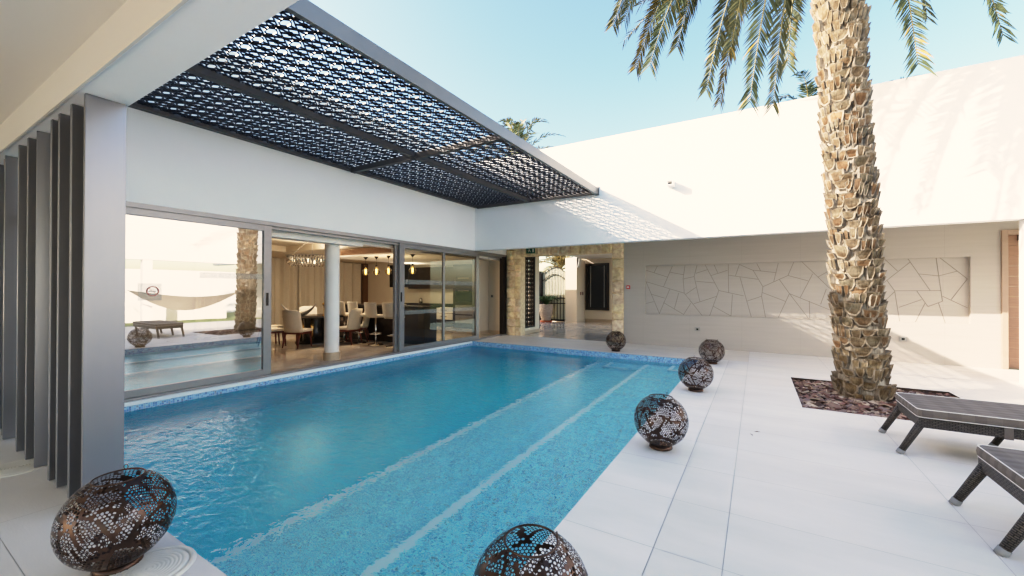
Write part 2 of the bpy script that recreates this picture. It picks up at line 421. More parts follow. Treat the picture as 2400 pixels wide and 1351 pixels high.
PIT_R = (0.50, 2.45, 6.43, 8.57)
rngt = random.Random(3)
def tiles(mb, x0, x1, y0, y1, xs, ys, gap=0.0030, holes=(), base=1.0, warm=(1, 1, 1), z=0.0):
    xb = sorted(set([x0, x1] + [x for x in xs if x0 < x < x1]))
    yb = sorted(set([y0, y1] + [y for y in ys if y0 < y < y1]))
    for i in range(len(xb)-1):
        for j in range(len(yb)-1):
            rects = [(xb[i]+gap/2, xb[i+1]-gap/2, yb[j]+gap/2, yb[j+1]-gap/2)]
            for (hx0, hx1, hy0, hy1) in holes:
                nr = []
                for (a, b, c, d) in rects:
                    if b <= hx0 or a >= hx1 or d <= hy0 or c >= hy1: nr.append((a, b, c, d)); continue
                    if a < hx0: nr.append((a, hx0, c, d))
                    if b > hx1: nr.append((hx1, b, c, d))
                    a2, b2 = max(a, hx0), min(b, hx1)
                    if c < hy0: nr.append((a2, b2, c, hy0))
                    if d > hy1: nr.append((a2, b2, hy1, d))
                rects = nr
            t = base * (1 + rngt.uniform(-0.022, 0.022)); wv = rngt.uniform(-0.008, 0.008)
            for (a, b, c, d) in rects:
                if b-a > 1e-3 and d-c > 1e-3:
                    mb.face([(a, c, z), (b, c, z), (b, d, z), (a, d, z)], (t*warm[0]*(1+wv), t*warm[1], t*warm[2]*(1-wv)))
YS = [2.47 + 0.65*k for k in range(-14, 16)]
XS = [-0.16 + 1.33*k for k in range(-8, 8)]
dk = MB()
tiles(dk, -9.0, 7.0, -6.0, YN, XS, YS, warm=(0.98, 0.98, 0.99))
tiles(dk, XR, -0.52, YN, YF+0.30, [], YS, base=1.075)
tiles(dk, -0.5185, -0.16, YN, YF+0.30, [], YS, base=0.985)
tiles(dk, -0.16, 7.0, YN, 11.65, XS, YS, holes=[PIT_R])
tiles(dk, XL, XR, YF, YF+0.30, [-6.6+1.33*k for k in range(6)], [], base=1.0, warm=(1, 0.955, 0.90))
tiles(dk, XL-0.12, -0.16, YF+0.30, 11.65, [-6.6+1.33*k for k in range(6)], [10.6], base=0.96, warm=(1, 0.95, 0.89))
deck = dk.build('pool_deck', 'tile_col'); struct(deck)
gr = MB()
for (a, b, c, d) in [(-9.0, 7.0, -6.0, YN), (XR, 7.0, YN, PIT_R[2]), (XR, PIT_R[0], PIT_R[2], PIT_R[3]), (PIT_R[1], 7.0, PIT_R[2], PIT_R[3]), (XR, 7.0, PIT_R[3], 11.65), (XL-0.12, XR, YF, 11.65)]:
    gr.face([(a, c, -0.004), (b, c, -0.004), (b, d, -0.004), (a, d, -0.004)])
struct(gr.build('deck_grout', 'grout'))

# ------------------------------------------------------------------ pool
pb = MB(); pdm = MB(); ZW = -0.13
S1, S2, SF = -2.20, -3.40, 9.05           # step edges, far bench line
D1, D2, D3 = -0.53, -0.85, -1.55
def quad(mb, p, uvd):
    mb.face(p, uv=uvd)
def hfloor(mb, x0, x1, y0, y1, z):
    quad(mb, [(x0, y0, z), (x1, y0, z), (x1, y1, z), (x0, y1, z)], [(x0, y0), (x1, y0), (x1, y1), (x0, y1)])
def wallx(mb, x, y0, y1, z0, z1):
    quad(mb, [(x, y0, z0), (x, y1, z0), (x, y1, z1), (x, y0, z1)], [(y0, z0), (y1, z0), (y1, z1), (y0, z1)])
def wally(mb, y, x0, x1, z0, z1):
    quad(mb, [(x0, y, z0), (x1, y, z0), (x1, y, z1), (x0, y, z1)], [(x0, z0), (x1, z0), (x1, z1), (x0, z1)])
hfloor(pdm, XL, S2, YN, YF, D3)
wallx(pdm, XL, YN, YF, D3, ZW-0.03); wally(pdm, YF, XL, S2, D3, ZW-0.03); wally(pdm, YN, XL, S2, D3, ZW-0.03)
wallx(pdm, S2, YN, YF, D3, D2)
hfloor(pb, S2, S1, YN, YF, D2); wallx(pb, S1, YN, YF, D2, D1); hfloor(pb, S1, XR, YN, YF, D1)
wallx(pb, XR, YN, YF, D1, ZW-0.03); wally(pb, YF, S2, XR, D2, ZW-0.03); wally(pb, YN, S2, XR, D2, ZW-0.03)
# far benches
def bench(x0, x1, y0, ztop, zbot):
    hfloor(pb, x0, x1, y0, YF, ztop); wally(pb, y0, x0, x1, zbot, ztop); wallx(pb, x0, y0, YF, zbot, ztop); wallx(pb, x1, y0, YF, zbot, ztop)
bench(-3.02, S1-0.003, SF, D2+0.17, D2); bench(-1.62, XR-0.003, SF, D1+0.19, D1)
pool = pdm.build('pool_basin', 'mosaic_deep'); struct(pool)
st = pb.build('pool_steps', 'mosaic'); struct(st)
wl = MB()
wallx(wl, XL, YN, YF, ZW-0.03, -0.055); wally(wl, YF, XL, XR, ZW-0.03, -0.003); wallx(wl, XR, YN, YF, ZW-0.03, -0.003); wally(wl, YN, XL, XR, ZW-0.03, -0.003)
struct(wl.build('pool_waterline_tiles', 'mosaic_line'))
ns = MB()
def strip(x0, x1, y0, y1, z): ns.box((x0, y0, z-0.03), (x1, y1, z+0.004))
strip(S1-0.004, S1+0.085, YN, YF-0.002, D1); strip(S2-0.004, S2+0.085, YN, YF-0.002, D2)
strip(S1+0.085, XR-0.5, SF-0.9, SF-0.87, D1)
strip(-3.024, -2.94, SF-0.004, YF-0.002, D2+0.17); strip(-2.97, S1-0.3, SF-0.004, SF+0.06, D2+0.17)
strip(-1.624, -1.54, SF-0.004, YF-0.002, D1+0.19); strip(-1.57, XR-0.002, SF-0.004, SF+0.06, D1+0.19)
struct(ns.build('pool_step_edges', 'nosing'))
wm = MB(); wm.box((XL-0.06, YN-0.06, D3-0.1), (XR+0.06, YF+0.06, ZW))
wat = wm.build('pool_water', 'water'); struct(wat)

# skimmer lids
for (x, y, lab) in [(-2.78, 0.87, 'round cream skimmer lid under the nearest left bronze lantern'), (-5.30, 0.80, 'round white skimmer lid half hidden behind the grey louvres')]:
    lm = MB(); prof = [(0.0, 0.012)]
    for k in range(1, 9):
        r = 0.018*k; prof += [(r-0.006, 0.012), (r-0.003, 0.009), (r, 0.012)]
    prof += [(0.165, 0.012), (0.17, 0.001), (0.176, 0.001), (0.178, 0.010), (0.20, 0.010), (0.205, 0.001)]
    lm.lathe(prof, 40, (x, y, 0.0))
    tag(lm.build('skimmer_lid', 'lid', origin=(x, y, 0)), lab, 'skimmer lid', 'skimmer lids')

# ------------------------------------------------------------------ dining wing (left building)
XW = -7.2
dw = thing('dining_wing', 'white rendered dining wing with sliding glass doors along the pool', 'building', (XW, 5, 0))
m = MB(); m.box((XW-0.25, -6.0, 2.67), (XW, 13.4, 5.3)); m.build('upper_wall', 'white', dw)
m = MB(); m.box((-16.5, -6.0, 5.0), (XW-0.25, 13.4, 5.2)); m.build('roof', 'white', dw)
m = MB(); m.box((-16.5, -6.0, -0.02), (-16.3, 13.4, 5.3)); m.build('back_wall', 'beige', dw)
m = MB(); m.box((-16.3, 13.2, -0.02), (-7.35, 13.4, 5.0)); m.build('end_wall', 'beige', dw)
m = MB(); m.box((XW-0.25, -6.0, 0.0), (XW, 0.4, 2.67)); m.build('pier', 'white', dw)
m = MB(); m.box((-16.3, -6.0, -0.02), (XW-0.25, -5.8, 5.0)); m.build('front_wall', 'beige', dw)
m = MB()
rr = random.Random(5)
for i in range(12):
    for j in range(24):
        t = 1+rr.uniform(-0.05, 0.05)
        x0 = -16.3+0.76*i; y0 = -5.8+0.8*j
        if y0 > 13.2: continue
        m.face([(x0, y0, 0), (min(x0+0.758, XW-0.02), y0, 0), (min(x0+0.758, XW-0.02), min(y0+0.798, 13.2), 0), (x0, min(y0+0.798, 13.2), 0)], (t, t, t))
m.build('marble_floor', 'marble', dw)
# ceilings: main with tray, lowered bar bulkhead
m = MB()
tr = (-13.4, -8.9, 4.9, 7.7)
for (a, b, c, d) in [(-16.3, tr[0], -5.8, 13.2), (tr[1], XW-0.25, -5.8, 7.95), (tr[0], tr[1], -5.8, tr[2]), (tr[0], tr[1], tr[3], 13.2)]:
    m.face([(a, d, 2.74), (b, d, 2.74), (b, c, 2.74), (a, c, 2.74)])
m.box((tr[0], tr[2]-0.05, 2.745), (tr[1], tr[2], 2.95)); m.box((tr[0], tr[3], 2.745), (tr[1], tr[3]+0.05, 2.95)); m.box((tr[0]-0.05, tr[2], 2.745), (tr[0], tr[3], 2.95)); m.box((tr[1], tr[2], 2.745), (tr[1]+0.05, tr[3], 2.95))
m.face([(tr[0], tr[3], 2.93), (tr[1], tr[3], 2.93), (tr[1], tr[2], 2.93), (tr[0], tr[2], 2.93)])
m.build('ceiling', 'beige', dw)
m = MB(); m.box((-11.6, 7.95, 2.50), (XW-0.3, 13.2, 2.72)); bh = m.build('bulkhead', 'ceil_paint', dw)
m = MB(); m.box((-7.75, 2.0, 2.45), (-7.45, 6.0, 2.66)); m.box((-7.70, 6.0, 2.50), (-7.47, 10.9, 2.66)); m.build('blind_box', 'cream_paint', dw)
m = MB()
for k in range(8): m.box((-10.9, 7.925, 2.55+0.018*k), (-8.7, 7.95, 2.56+0.018*k))
m.box((-10.95, 7.93, 2.535), (-8.65, 7.949, 2.545)); m.box((-10.95, 7.93, 2.70), (-8.65, 7.949, 2.71))
m.build('air_vent', 'doorwood', dw)
# round column
m = MB(); m.lathe([(0.15, 0.17), (0.15, 2.46)], 40, (-7.82, 5.5, 0)); m.build('column', 'cream_paint', dw)
m = MB(); m.lathe([(0.0, 0.17), (0.172, 0.17), (0.172, 0.0)], 24, (-7.82, 5.5, 0), smooth=False); m.build('column_base', 'skirt', dw)
# closet return by the far door
m = MB(); m.box((-8.07, 11.1, 0.0), (-7.95, 11.66, 2.66)); m.box((-8.07, 11.66, 0.0), (-7.3, 11.78, 2.66)); m.build('return_wall', 'beige', dw)
m = MB(); m.box((-7.949, 11.085, 0.0), (-7.935, 11.645, 0.12)); m.box((-7.935, 11.645, 0.0), (-7.3, 11.659, 0.12)); m.build('skirting', 'skirt', dw)
m = MB(); m.box((-7.86, 11.648, 1.24), (-7.76, 11.658, 1.34)); sw = m.build('switch_plate', 'steel', dw)
m = MB(); m.box((-7.83, 11.642, 1.265), (-7.79, 11.6475, 1.315)); m.build('rocker', 'black', sw)
# door tracks
m = MB(); m.box((XW-0.16, 0.4, 2.60), (XW+0.012, 11.66, 2.668)); m.box((XW-0.16, 0.4, 0.0), (XW+0.02, 11.66, 0.035)); m.box((XW-0.10, 0.4, 2.55), (XW-0.05, 11.66, 2.60))
m.build('door_track', 'frame', dw)
m = MB(); m.box((XW, 0.4, -0.055), (XW+0.06, YF+0.02, -0.002)); m.build('coping', 'white', dw)
m = MB(); m.box((XW-0.14, 11.40, 0.035), (XW, 11.66, 2.60)); m.build('jamb', 'darkmetal', dw)

def slider(y0, y1, xoff, glass, mull=(), handle_y=None, bands=(), st=0.12, wide_last=False):
    d = bpy.data.objects.new('sliding_door', None); C.objects.link(d); d.parent = dw; d['o'] = dw['o']
    X0, X1 = XW-0.075+xoff, XW-0.01+xoff
    fr = MB()
    fr.box((X0, y0, 0.036), (X1, y0+st, 2.599)); fr.box((X0, y1-st, 0.036), (X1, y1, 2.599))
    fr.box((X0, y0+st, 0.036), (X1, y1-st, 0.135)); fr.box((X0, y0+st, 2.50), (X1, y1-st, 2.599))
    for mu in mull: fr.box((X0+0.005, mu-0.035, 0.135), (X1-0.005, mu+0.035, 2.50))
    fr.build('door_frame', 'frame', d, bevel=0.004)
    gm = MB(); xg = (X0+X1)/2
    gm.face([(xg, y0+st-0.01, 0.125), (xg, y1-st+0.01, 0.125), (xg, y1-st+0.01, 2.51), (xg, y0+st-0.01, 2.51)])
    gm.build('glass_pane', glass, d)
    for (z0, z1, ya, yb) in bands:
        bm_ = MB(); bm_.face([(xg+0.006, ya, z0), (xg+0.006, yb, z0), (xg+0.006, yb, z1), (xg+0.006, ya, z1)])
        bm_.build('frosted_band', 'frost', d)
    if handle_y:
        hm = MB(); hm.box((X1-0.001, handle_y-0.02, 1.22), (X1+0.006, handle_y+0.02, 1.44)); hm.box((X1+0.006, handle_y-0.012, 1.28), (X1+0.012, handle_y-0.002, 1.40))
        hm.build('handle', 'black', d)
    return d
dl = slider(0.42, 3.90, 0.0, 'glass_mirror', handle_y=3.83, bands=[(1.67, 1.76, 2.85, 3.77)], st=0.13)
dr = slider(6.86, 10.06, 0.0, 'glass', mull=[8.45], handle_y=6.905, bands=[(1.63, 1.745, 7.0, 9.92), (0.90, 1.00, 7.0, 9.92)], st=0.15)
m = MB(); m.box((XW-0.155, 6.78, 0.036), (XW-0.09, 6.88, 2.55)); m.build('rear_stile', 'frame', dw)
m = MB(); m.box((XW-0.155, 9.9, 0.036), (XW-0.09, 10.02, 2.55)); m.build('rear_stile', 'frame', dw)
# no smoking sticker on the left pane
yS, zS, xS = 2.26, 1.46, XW-0.0325
sm = MB(); sm.face([(xS, yS-0.13, zS-0.12), (xS, yS+0.13, zS-0.12), (xS, yS+0.13, zS+0.12), (xS, yS-0.13, zS+0.12)]); sticker = sm.build('no_smoking_sticker', 'frost', dl)
ring = MB(); n = 28
for k in range(n):
    a0, a1 = 2*PI*k/n, 2*PI*(k+1)/n
    p = lambda r, a: (xS+0.004, yS+0.03+r*math.cos(a), zS+0.01+r*math.sin(a))
    ring.face([p(0.058, a0), p(0.070, a0), p(0.070, a1), p(0.058, a1)])
ring.bar((xS+0.005, yS+0.03-0.045, zS+0.01+0.045), (xS+0.005, yS+0.03+0.045, zS+0.01-0.045), 0.002, 0.012, up=(1, 0, 0))
ring.build('prohibition_ring', 'pale_red', sticker)
cg = MB(); cg.box((xS+0.002, yS+0.03-0.04, zS+0.002), (xS+0.0035, yS+0.03+0.035, zS+0.016)); cg.build('cigarette', 'steel', sticker)

# curtains on the back wall
def curtain(y0, y1, x, label):
    cm = MB(); N = int((y1-y0)/0.022); pts = []
    rr = random.Random(int(y0*10))
    ph = 0
    for i in range(N+1):
        y = y0+(y1-y0)*i/N; ph += rr.uniform(0.15, 0.42)
        pts.append((x+0.08*math.sin(ph)+0.02*math.sin(2.3*ph), y))
    for i in range(N):
        a, b = pts[i], pts[i+1]
        cm.face([(a[0], a[1], 0.02), (b[0], b[1], 0.02), (b[0], b[1], 2.73), (a[0], a[1], 2.73)], smooth=True)
    o = cm.build('curtain', 'curtain', origin=(x, (y0+y1)/2, 0), merge=True)
    return tag(o, label, 'curtain', 'beige curtains in the dining room')
curtain(6.2, 9.75, -16.15, 'long pleated beige curtain behind the dining table and chandelier')
curtain(9.8, 12.9, -16.15, 'pleated beige curtain in the far corner behind the glowing pendants')
m = MB(); m.box((-16.28, 12.92, 0.0), (-16.0, 13.19, 2.73)); tag(m.build('drape', 'brownfabric'), 'narrow dark brown drape in the corner beside the beige curtain', 'drape')
m = MB(); m.box((-14.45, 13.12, 1.62), (-13.2, 13.18, 2.62)); tag(m.build('television', 'black', bevel=0.01), 'black flat screen high on the beige wall behind the pendants', 'television')
m = MB(); m.lathe([(0.0, 2.735), (0.06, 2.735), (0.07, 2.739)], 16, (-13.9, 12.3, 0)); tag(m.build('downlight', 'downlight'), 'small round lit ceiling downlight right of the pendant lamps', 'ceiling light')

# ------------------------------------------------------------------ dining furniture
tbx, tby = -10.8, 7.05
t = thing('dining_table', 'dark oval dining table with brass columned pedestal in the glazed room', 'table', (tbx, tby, 0))
m = MB(); m.lathe([(0.0, 0.76), (0.80, 0.76), (0.82, 0.745), (0.80, 0.72), (0.0, 0.71)], 48, (tbx, tby, 0)); m.build('tabletop', 'black', t)
m = MB(); m.lathe([(0.30, 0.71), (0.26, 0.4), (0.32, 0.06), (0.5, 0.04), (0.5, 0.0)], 32, (tbx, tby, 0)); m.build('pedestal', 'black', t)
m = MB()
for k in range(6):
    a = 2*PI*k/6+0.3; m.tube([(tbx+0.36*math.cos(a), tby+0.36*math.sin(a), 0.05), (tbx+0.36*math.cos(a), tby+0.36*math.sin(a), 0.71)], 0.035, 10)
m.build('brass_columns', 'brass', t)

def make_chair(loc, rz, label):
    t = thing('dining_chair', label, 'chair', loc, rz, 'cream dining chairs around the dark table')
    t['o'] = [0, 0, 0]
    m = MB()   # seat faces +Y; back at -Y
    m.box((-0.25, -0.20, 0.40), (0.25, 0.27, 0.48)); m.build('seat', 'cream', t, bevel=0.03)
    m = MB(); N = 10; H = 6
    vo = []; vi = []
    for j in range(H+1):
        v = j/H; z = 0.40+v*0.58
        for i in range(N+1):
            u = -1+2*i/N; a = u*0.95
            wd = 0.28-0.015*v
            x = wd*math.sin(a)/math.sin(0.95); y = -0.26-0.10*v+0.10*(1-math.cos(a))*1.2/(1-math.cos(0.95))*0.9
            zz = z - (0.05*abs(u)**3 if j == H else 0)
            vo.append((x, y, zz)); vi.append((x*0.86, y+0.055, zz))
    W = N+1; faces = []; off = len(vo)
    for j in range(H):
        for i in range(N):
            a = j*W+i; faces.append((a, a+1, a+W+1, a+W)); faces.append((off+a, off+a+W, off+a+W+1, off+a+1))
    for i in range(N):
        a = H*W+i; faces.append((a, a+1, off+a+1, off+a)); a = i; faces.append((a+1, a, off+a, off+a+1))
    for j in range(H):
        a = j*W; faces.append((a, a+W, off+a+W, off+a)); a = j*W+N; faces.append((a+W, a, off+a, off+a+W))
    m.idx(vo+vi, faces, smooth=True); m.build('backrest', 'cream', t)
    m = MB(); m.box((-0.235, -0.22, 0.355), (0.235, 0.24, 0.40)); m.build('seat_frame', 'mahog', t)
    for sx in (-1, 1):
        for (y0, y1) in ((-0.20, -0.27), (0.21, 0.24)):
            m = MB(); m.tube([(sx*0.20, y0, 0.36), (sx*0.225, y1, 0.0)], [0.026, 0.016], 8); m.build('leg', 'mahog', t)
    return t
def face_rz(x, y): return math.atan2(-(tbx-x), (tby-y))
ch = [(-10.25, 6.22, 'cream dining chair left of the white column with its seat turned right'),
      (-10.98, 5.98, 'cream dining chair beside the left door stile, back to the pool'),
      (-9.72, 7.36, 'cream dining chair just right of the white column, back to the pool'),
      (-9.95, 7.88, 'cream dining chair half hidden behind the one right of the white column'),
      (-11.75, 6.35, 'cream dining chair at the far left of the dark table behind the stile'),
      (-11.85, 7.55, 'cream dining chair on the curtain side of the dark table')]
c0 = make_chair((ch[0][0], ch[0][1], 0), face_rz(ch[0][0], ch[0][1])-0.25, ch[0][2])
for (x, y, lab) in ch[1:]:
    dup(c0, (x, y, 0), face_rz(x, y), lab)
# horn shaped bowl, vases
bx, by = -11.05, 6.72
m = MB(); path = []; rad = []
for k in range(25):
    u = -1+k/12.0
    path.append((bx+0.50*u*0.86, by+0.50*u*0.51, 0.80+0.30*abs(u)**2.2)); rad.append(0.006+0.075*(1-abs(u))**0.8)
m.tube(path, rad, 12); tag(m.build('horn_bowl', 'steel', origin=(bx, by, 0.76)), 'dark metal crescent bowl with upturned tips on the dining table', 'bowl')
for (x, y, lab, h) in [(-10.62, 7.25, 'small brass candle holder on the dining table left of the column', 0.30), (-10.45, 7.10, 'taller brass candle holder on the dining table by the column', 0.38)]:
    m = MB(); m.lathe([(0.0, 0.763), (0.05, 0.763), (0.05, 0.775), (0.008, 0.79), (0.008, 0.76+h-0.10), (0.04, 0.76+h-0.07), (0.045, 0.76+h-0.03), (0.0, 0.76+h)], 14, (x, y, 0))
    tag(m.build('candle_holder', 'brass', origin=(x, y, 0.76)), lab, 'candle holder', 'brass candle holders')
# chandelier
cx, cy, cz = -10.9, 7.02, 2.22
t = thing('chandelier', 'oval chandelier of hanging chrome tubes above the dining table', 'chandelier', (cx, cy, cz))
m = MB(); n = 44
for ringr, z0, z1 in ((1.0, 0.02, 0.22), (0.9, -0.04, 0.16)):
    for k in range(n):
        a = 2*PI*k/n; x = cx+0.66*ringr*math.cos(a); y = cy+0.60*ringr*math.sin(a)
        m.tube([(x, y, cz+z0+random.uniform(-0.03, 0.02)), (x, y, cz+z1)], 0.024, 6)
m.build('tube_drops', 'chrome', t)
m = MB(); m.lathe([(0.55, cz+0.225), (0.68, cz+0.225), (0.68, cz+0.245), (0.55, cz+0.245)], 40, (cx, cy, 0)); m.build('ring', 'steel', t)
m = MB()
for a in (0.4, 2.5, 4.6): m.tube([(cx+0.6*math.cos(a), cy+0.55*math.sin(a), cz+0.24), (cx+0.05*math.cos(a), cy+0.05*math.sin(a), 2.92)], 0.006, 5)
m.build('suspension_cables', 'steel', t)
for k in range(8):
    a = 2*PI*k/8; m = MB(); m.lathe([(0.0, -0.05), (0.028, -0.03), (0.028, 0.03), (0.0, 0.05)], 8, (cx+0.45*math.cos(a), cy+0.42*math.sin(a), cz+0.09)); m.build('bulb', 'crystal_glow', t)
# pendants
pl0 = None
for k, (px_, lab) in enumerate([(-10.30, 'leftmost glowing amber globe pendant above the bar'), (-9.82, 'second glowing amber globe pendant from the left above the bar'), (-9.30, 'third glowing amber globe pendant, in the middle of the row'), (-8.85, 'fourth amber globe pendant, half hidden by the door stile'), (-8.33, 'rightmost amber globe pendant seen through the tinted door glass')]):
    if pl0 is None:
        t = thing('pendant_lamp', lab, 'pendant lamp', (px_, 8.4, 2.05), 0, 'amber globe pendants above the bar'); t['o'] = [0, 0, 0]
        m = MB(); m.lathe([(0.0, -0.115)]+[(0.105*math.sin(PI*i/12), -0.01-0.105*math.cos(PI*i/12)) for i in range(1, 11)]+[(0.04, 0.10), (0.032, 0.14)], 20); m.build('globe', 'glass_amber', t)
        m = MB(); m.tube([(0, 0, -0.06), (0, 0, 0.07)], 0.022, 8); m.build('filament', 'filament', t)
        m = MB(); m.lathe([(0.0, 0.19), (0.03, 0.19), (0.03, 0.13), (0.0, 0.13)], 10); m.tube([(0, 0, 0.19), (0, 0, 0.44)], 0.004, 5); m.lathe([(0.0, 0.445), (0.07, 0.445), (0.012, 0.37)], 14); m.build('cord', 'darkmetal', t)
        pl0 = t
    else: dup(pl0, (px_, 8.4, 2.05), 0, lab)
# lit lamps
def lamp(name, loc, e, col, r):
    l = bpy.data.lights.new(name, 'POINT'); l.energy = e; l.color = col; l.shadow_soft_size = r
    o = bpy.data.objects.new(name, l); C.objects.link(o); o.location = loc; o.visible_glossy = False
lamp('chandelier_light', (cx, cy, cz-0.15), 42, (1.0, 0.93, 0.82), 0.25)
lamp('pendant_light', (-9.3, 8.4, 1.85), 18, (1.0, 0.80, 0.55), 0.2)
lamp('kitchen_light', (-11.2, 11.2, 2.35), 20, (1.0, 0.93, 0.82), 0.2)
lamp('tray_cove_light', (-11.2, 6.3, 2.80), 5, (1.0, 0.74, 0.36), 0.05)

# bar and stools
t = thing('bar_counter', 'long dark bar counter behind the row of cream stools', 'counter', (-9.3, 8.4, 0))
m = MB(); m.box((-11.4, 8.2, 0.0), (-7.7, 8.7, 1.0)); m.build('cabinet', 'kitchen_dark', t)
m = MB(); m.box((-11.5, 8.05, 1.002), (-7.62, 8.75, 1.05)); m.build('worktop', 'black', t)
st0 = None
for k, (x, lab) in enumerate([(-10.25, 'leftmost cream bar stool, mostly behind the dining chairs'), (-9.62, 'second cream bar stool from the left at the dark counter'), (-8.92, 'third cream bar stool from the left at the dark counter'), (-8.22, 'rightmost cream bar stool beside the sliding door stile')]):
    if st0 is None:
        t = thing('bar_stool', lab, 'stool', (x, 7.62, 0), 0.12, 'cream bar stools at the counter'); t['o'] = [0, 0, 0]
        m = MB(); m.box((-0.20, -0.18, 0.74), (0.20, 0.22, 0.82)); m.build('seat', 'cream', t, bevel=0.03)
        m = MB(); vo = []; N = 8
        for z in (0.78, 1.16):
            for i in range(N+1):
                a = -1+2*i/N; vo.append((0.22*math.sin(a)/0.84, -0.24-(0.05 if z > 1 else 0)+0.14*(1-math.cos(a)), z))
        vi = [(p[0]*0.85, p[1]+0.05, p[2]) for p in vo]; W = N+1; o_ = len(vo); F = []
        for i in range(N): F += [(i, i+1, W+i+1, W+i), (o_+i, o_+W+i, o_+W+i+1, o_+i+1), (W+i, W+i+1, o_+W+i+1, o_+W+i), (i+1, i, o_+i, o_+i+1)]
        F += [(0, W, o_+W, o_), (W+N, N, o_+N, o_+W+N)]
        m.idx(vo+vi, F, smooth=False); m.build('backrest', 'cream', t, bevel=0.015)
        m = MB(); m.tube([(0, 0, 0.02), (0, 0, 0.74)], 0.025, 10); m.build('post', 'chrome', t)
        m = MB(); m.lathe([(0.0, 0.03), (0.20, 0.012), (0.21, 0.0)], 24); m.build('base', 'chrome', t)
        m = MB(); m.tube([(0.17*math.cos(a*PI/10), 0.17*math.sin(a*PI/10), 0.30) for a in range(21)], 0.012, 6, cap=False); m.build('footrest', 'chrome', t)
        st0 = t
    else: dup(st0, (x, 7.62, 0), random.uniform(-0.1, 0.3), lab)
# kitchen
t = thing('kitchen_unit', 'dark fitted kitchen with cream drawers seen through the tinted glass', 'kitchen unit', (-11, 12.8, 0))
m = MB(); m.box((-13.0, 12.75, 0.15), (-10.4, 13.19, 0.88)); m.build('base_cabinet', 'kitchen_dark', t)
for (x0, x1) in ((-12.2, -11.35), (-11.33, -10.42)):
    for (z0, z1) in ((0.30, 0.54), (0.56, 0.80)):
        m = MB(); m.box((x0, 12.72, z0), (x1, 12.749, z1)); d = m.build('drawer', 'kitchen_white', t)
        m = MB(); m.box(((x0+x1)/2-0.16, 12.70, (z0+z1)/2-0.01), ((x0+x1)/2+0.16, 12.719, (z0+z1)/2+0.01)); m.build('handle', 'black', d)
m = MB(); m.box((-13.05, 12.68, 0.882), (-10.4, 13.19, 0.93)); m.build('worktop', 'black', t)
m = MB(); m.box((-13.0, 12.85, 1.55), (-10.4, 13.19, 2.45)); m.build('wall_cabinet', 'kitchen_dark', t)
m = MB(); m.box((-10.38, 12.7, 0.0), (-9.0, 13.19, 2.49)); m.build('tall_unit', 'kitchen_dark', t)
for z0, z1 in ((1.05, 1.55), (1.62, 2.05)):
    m = MB(); m.box((-10.25, 12.67, z0), (-9.4, 12.699, z1)); ov = m.build('oven', 'black', t)
    m = MB(); m.box((-10.1, 12.64, z1-0.1), (-9.55, 12.669, z1-0.075)); m.build('handle', 'chrome', ov)
for z0, z1 in ((0.2, 0.5), (0.55, 0.9)):
    m = MB(); m.box((-10.25, 12.675, z0), (-9.4, 12.699, z1)); dr_ = m.build('drawer', 'steel', t)
    m = MB(); m.box((-10.05, 12.655, z1-0.12), (-9.6, 12.674, z1-0.095)); m.build('handle', 'chrome', dr_)
m = MB(); m.lathe([(0.0, 0.93), (0.06, 0.93), (0.09, 1.0), (0.07, 1.12), (0.03, 1.14), (0.0, 1.16)], 14, (-12.3, 12.9, 0)); tag(m.build('kettle', 'chrome', origin=(-12.3, 12.9, 0.93)), 'chrome kettle standing on the dark kitchen worktop', 'kettle')

# ------------------------------------------------------------------ gallery wing (back building)
YB, YR = 9.82, 11.65
gw = thing('gallery_wing', 'long white gallery wing with a sunlit fascia over the recessed beige wall', 'building', (0, YB, 0))
m = MB(); m.box((XW, YB, 2.672), (9.0, YB+0.25, 5.3)); m.build('fascia_wall', 'white', gw, bevel=0.006)
m = MB(); m.box((XW-0.0, YB+0.25, 3.0), (9.0, YR+0.3, 3.12)); m.box((-7.05, YR+0.3, 3.0), (-2.6, 18.9, 3.12)); m.build('soffit', 'ceil_paint', gw)
m = MB(); m.box((XW, YB+0.251, 3.125), (9.0, 12.4, 5.15)); m.build('roof', 'white', gw)
# recess wall with shallow niche X -2.67..3.64, Z .84..2.19
NX0, NX1, NZ0, NZ1 = -2.67, 3.64, 0.84, 2.19
m = MB()
XA, XB, XD0, XD1 = -3.27, 9.0, 4.05, 5.05
m.box((XA, YR, -0.01), (NX0, YR+0.3, 3.0)); m.box((NX0, YR, NZ1), (NX1, YR+0.3, 3.0)); m.box((NX0, YR, -0.01), (NX1, YR+0.3, NZ0))
m.box((NX1, YR, -0.01), (XD0, YR+0.3, 3.0)); m.box((XD0, YR, 2.68), (XD1, YR+0.3, 3.0)); m.box((XD1, YR, -0.01), (XB, YR+0.3, 3.0))
m.build('recess_wall', 'clad', gw)
m = MB(); m.box((NX0, YR+0.085, NZ0), (NX1, YR+0.3, NZ1)); pn = m.build('niche_panel', 'clad', gw)
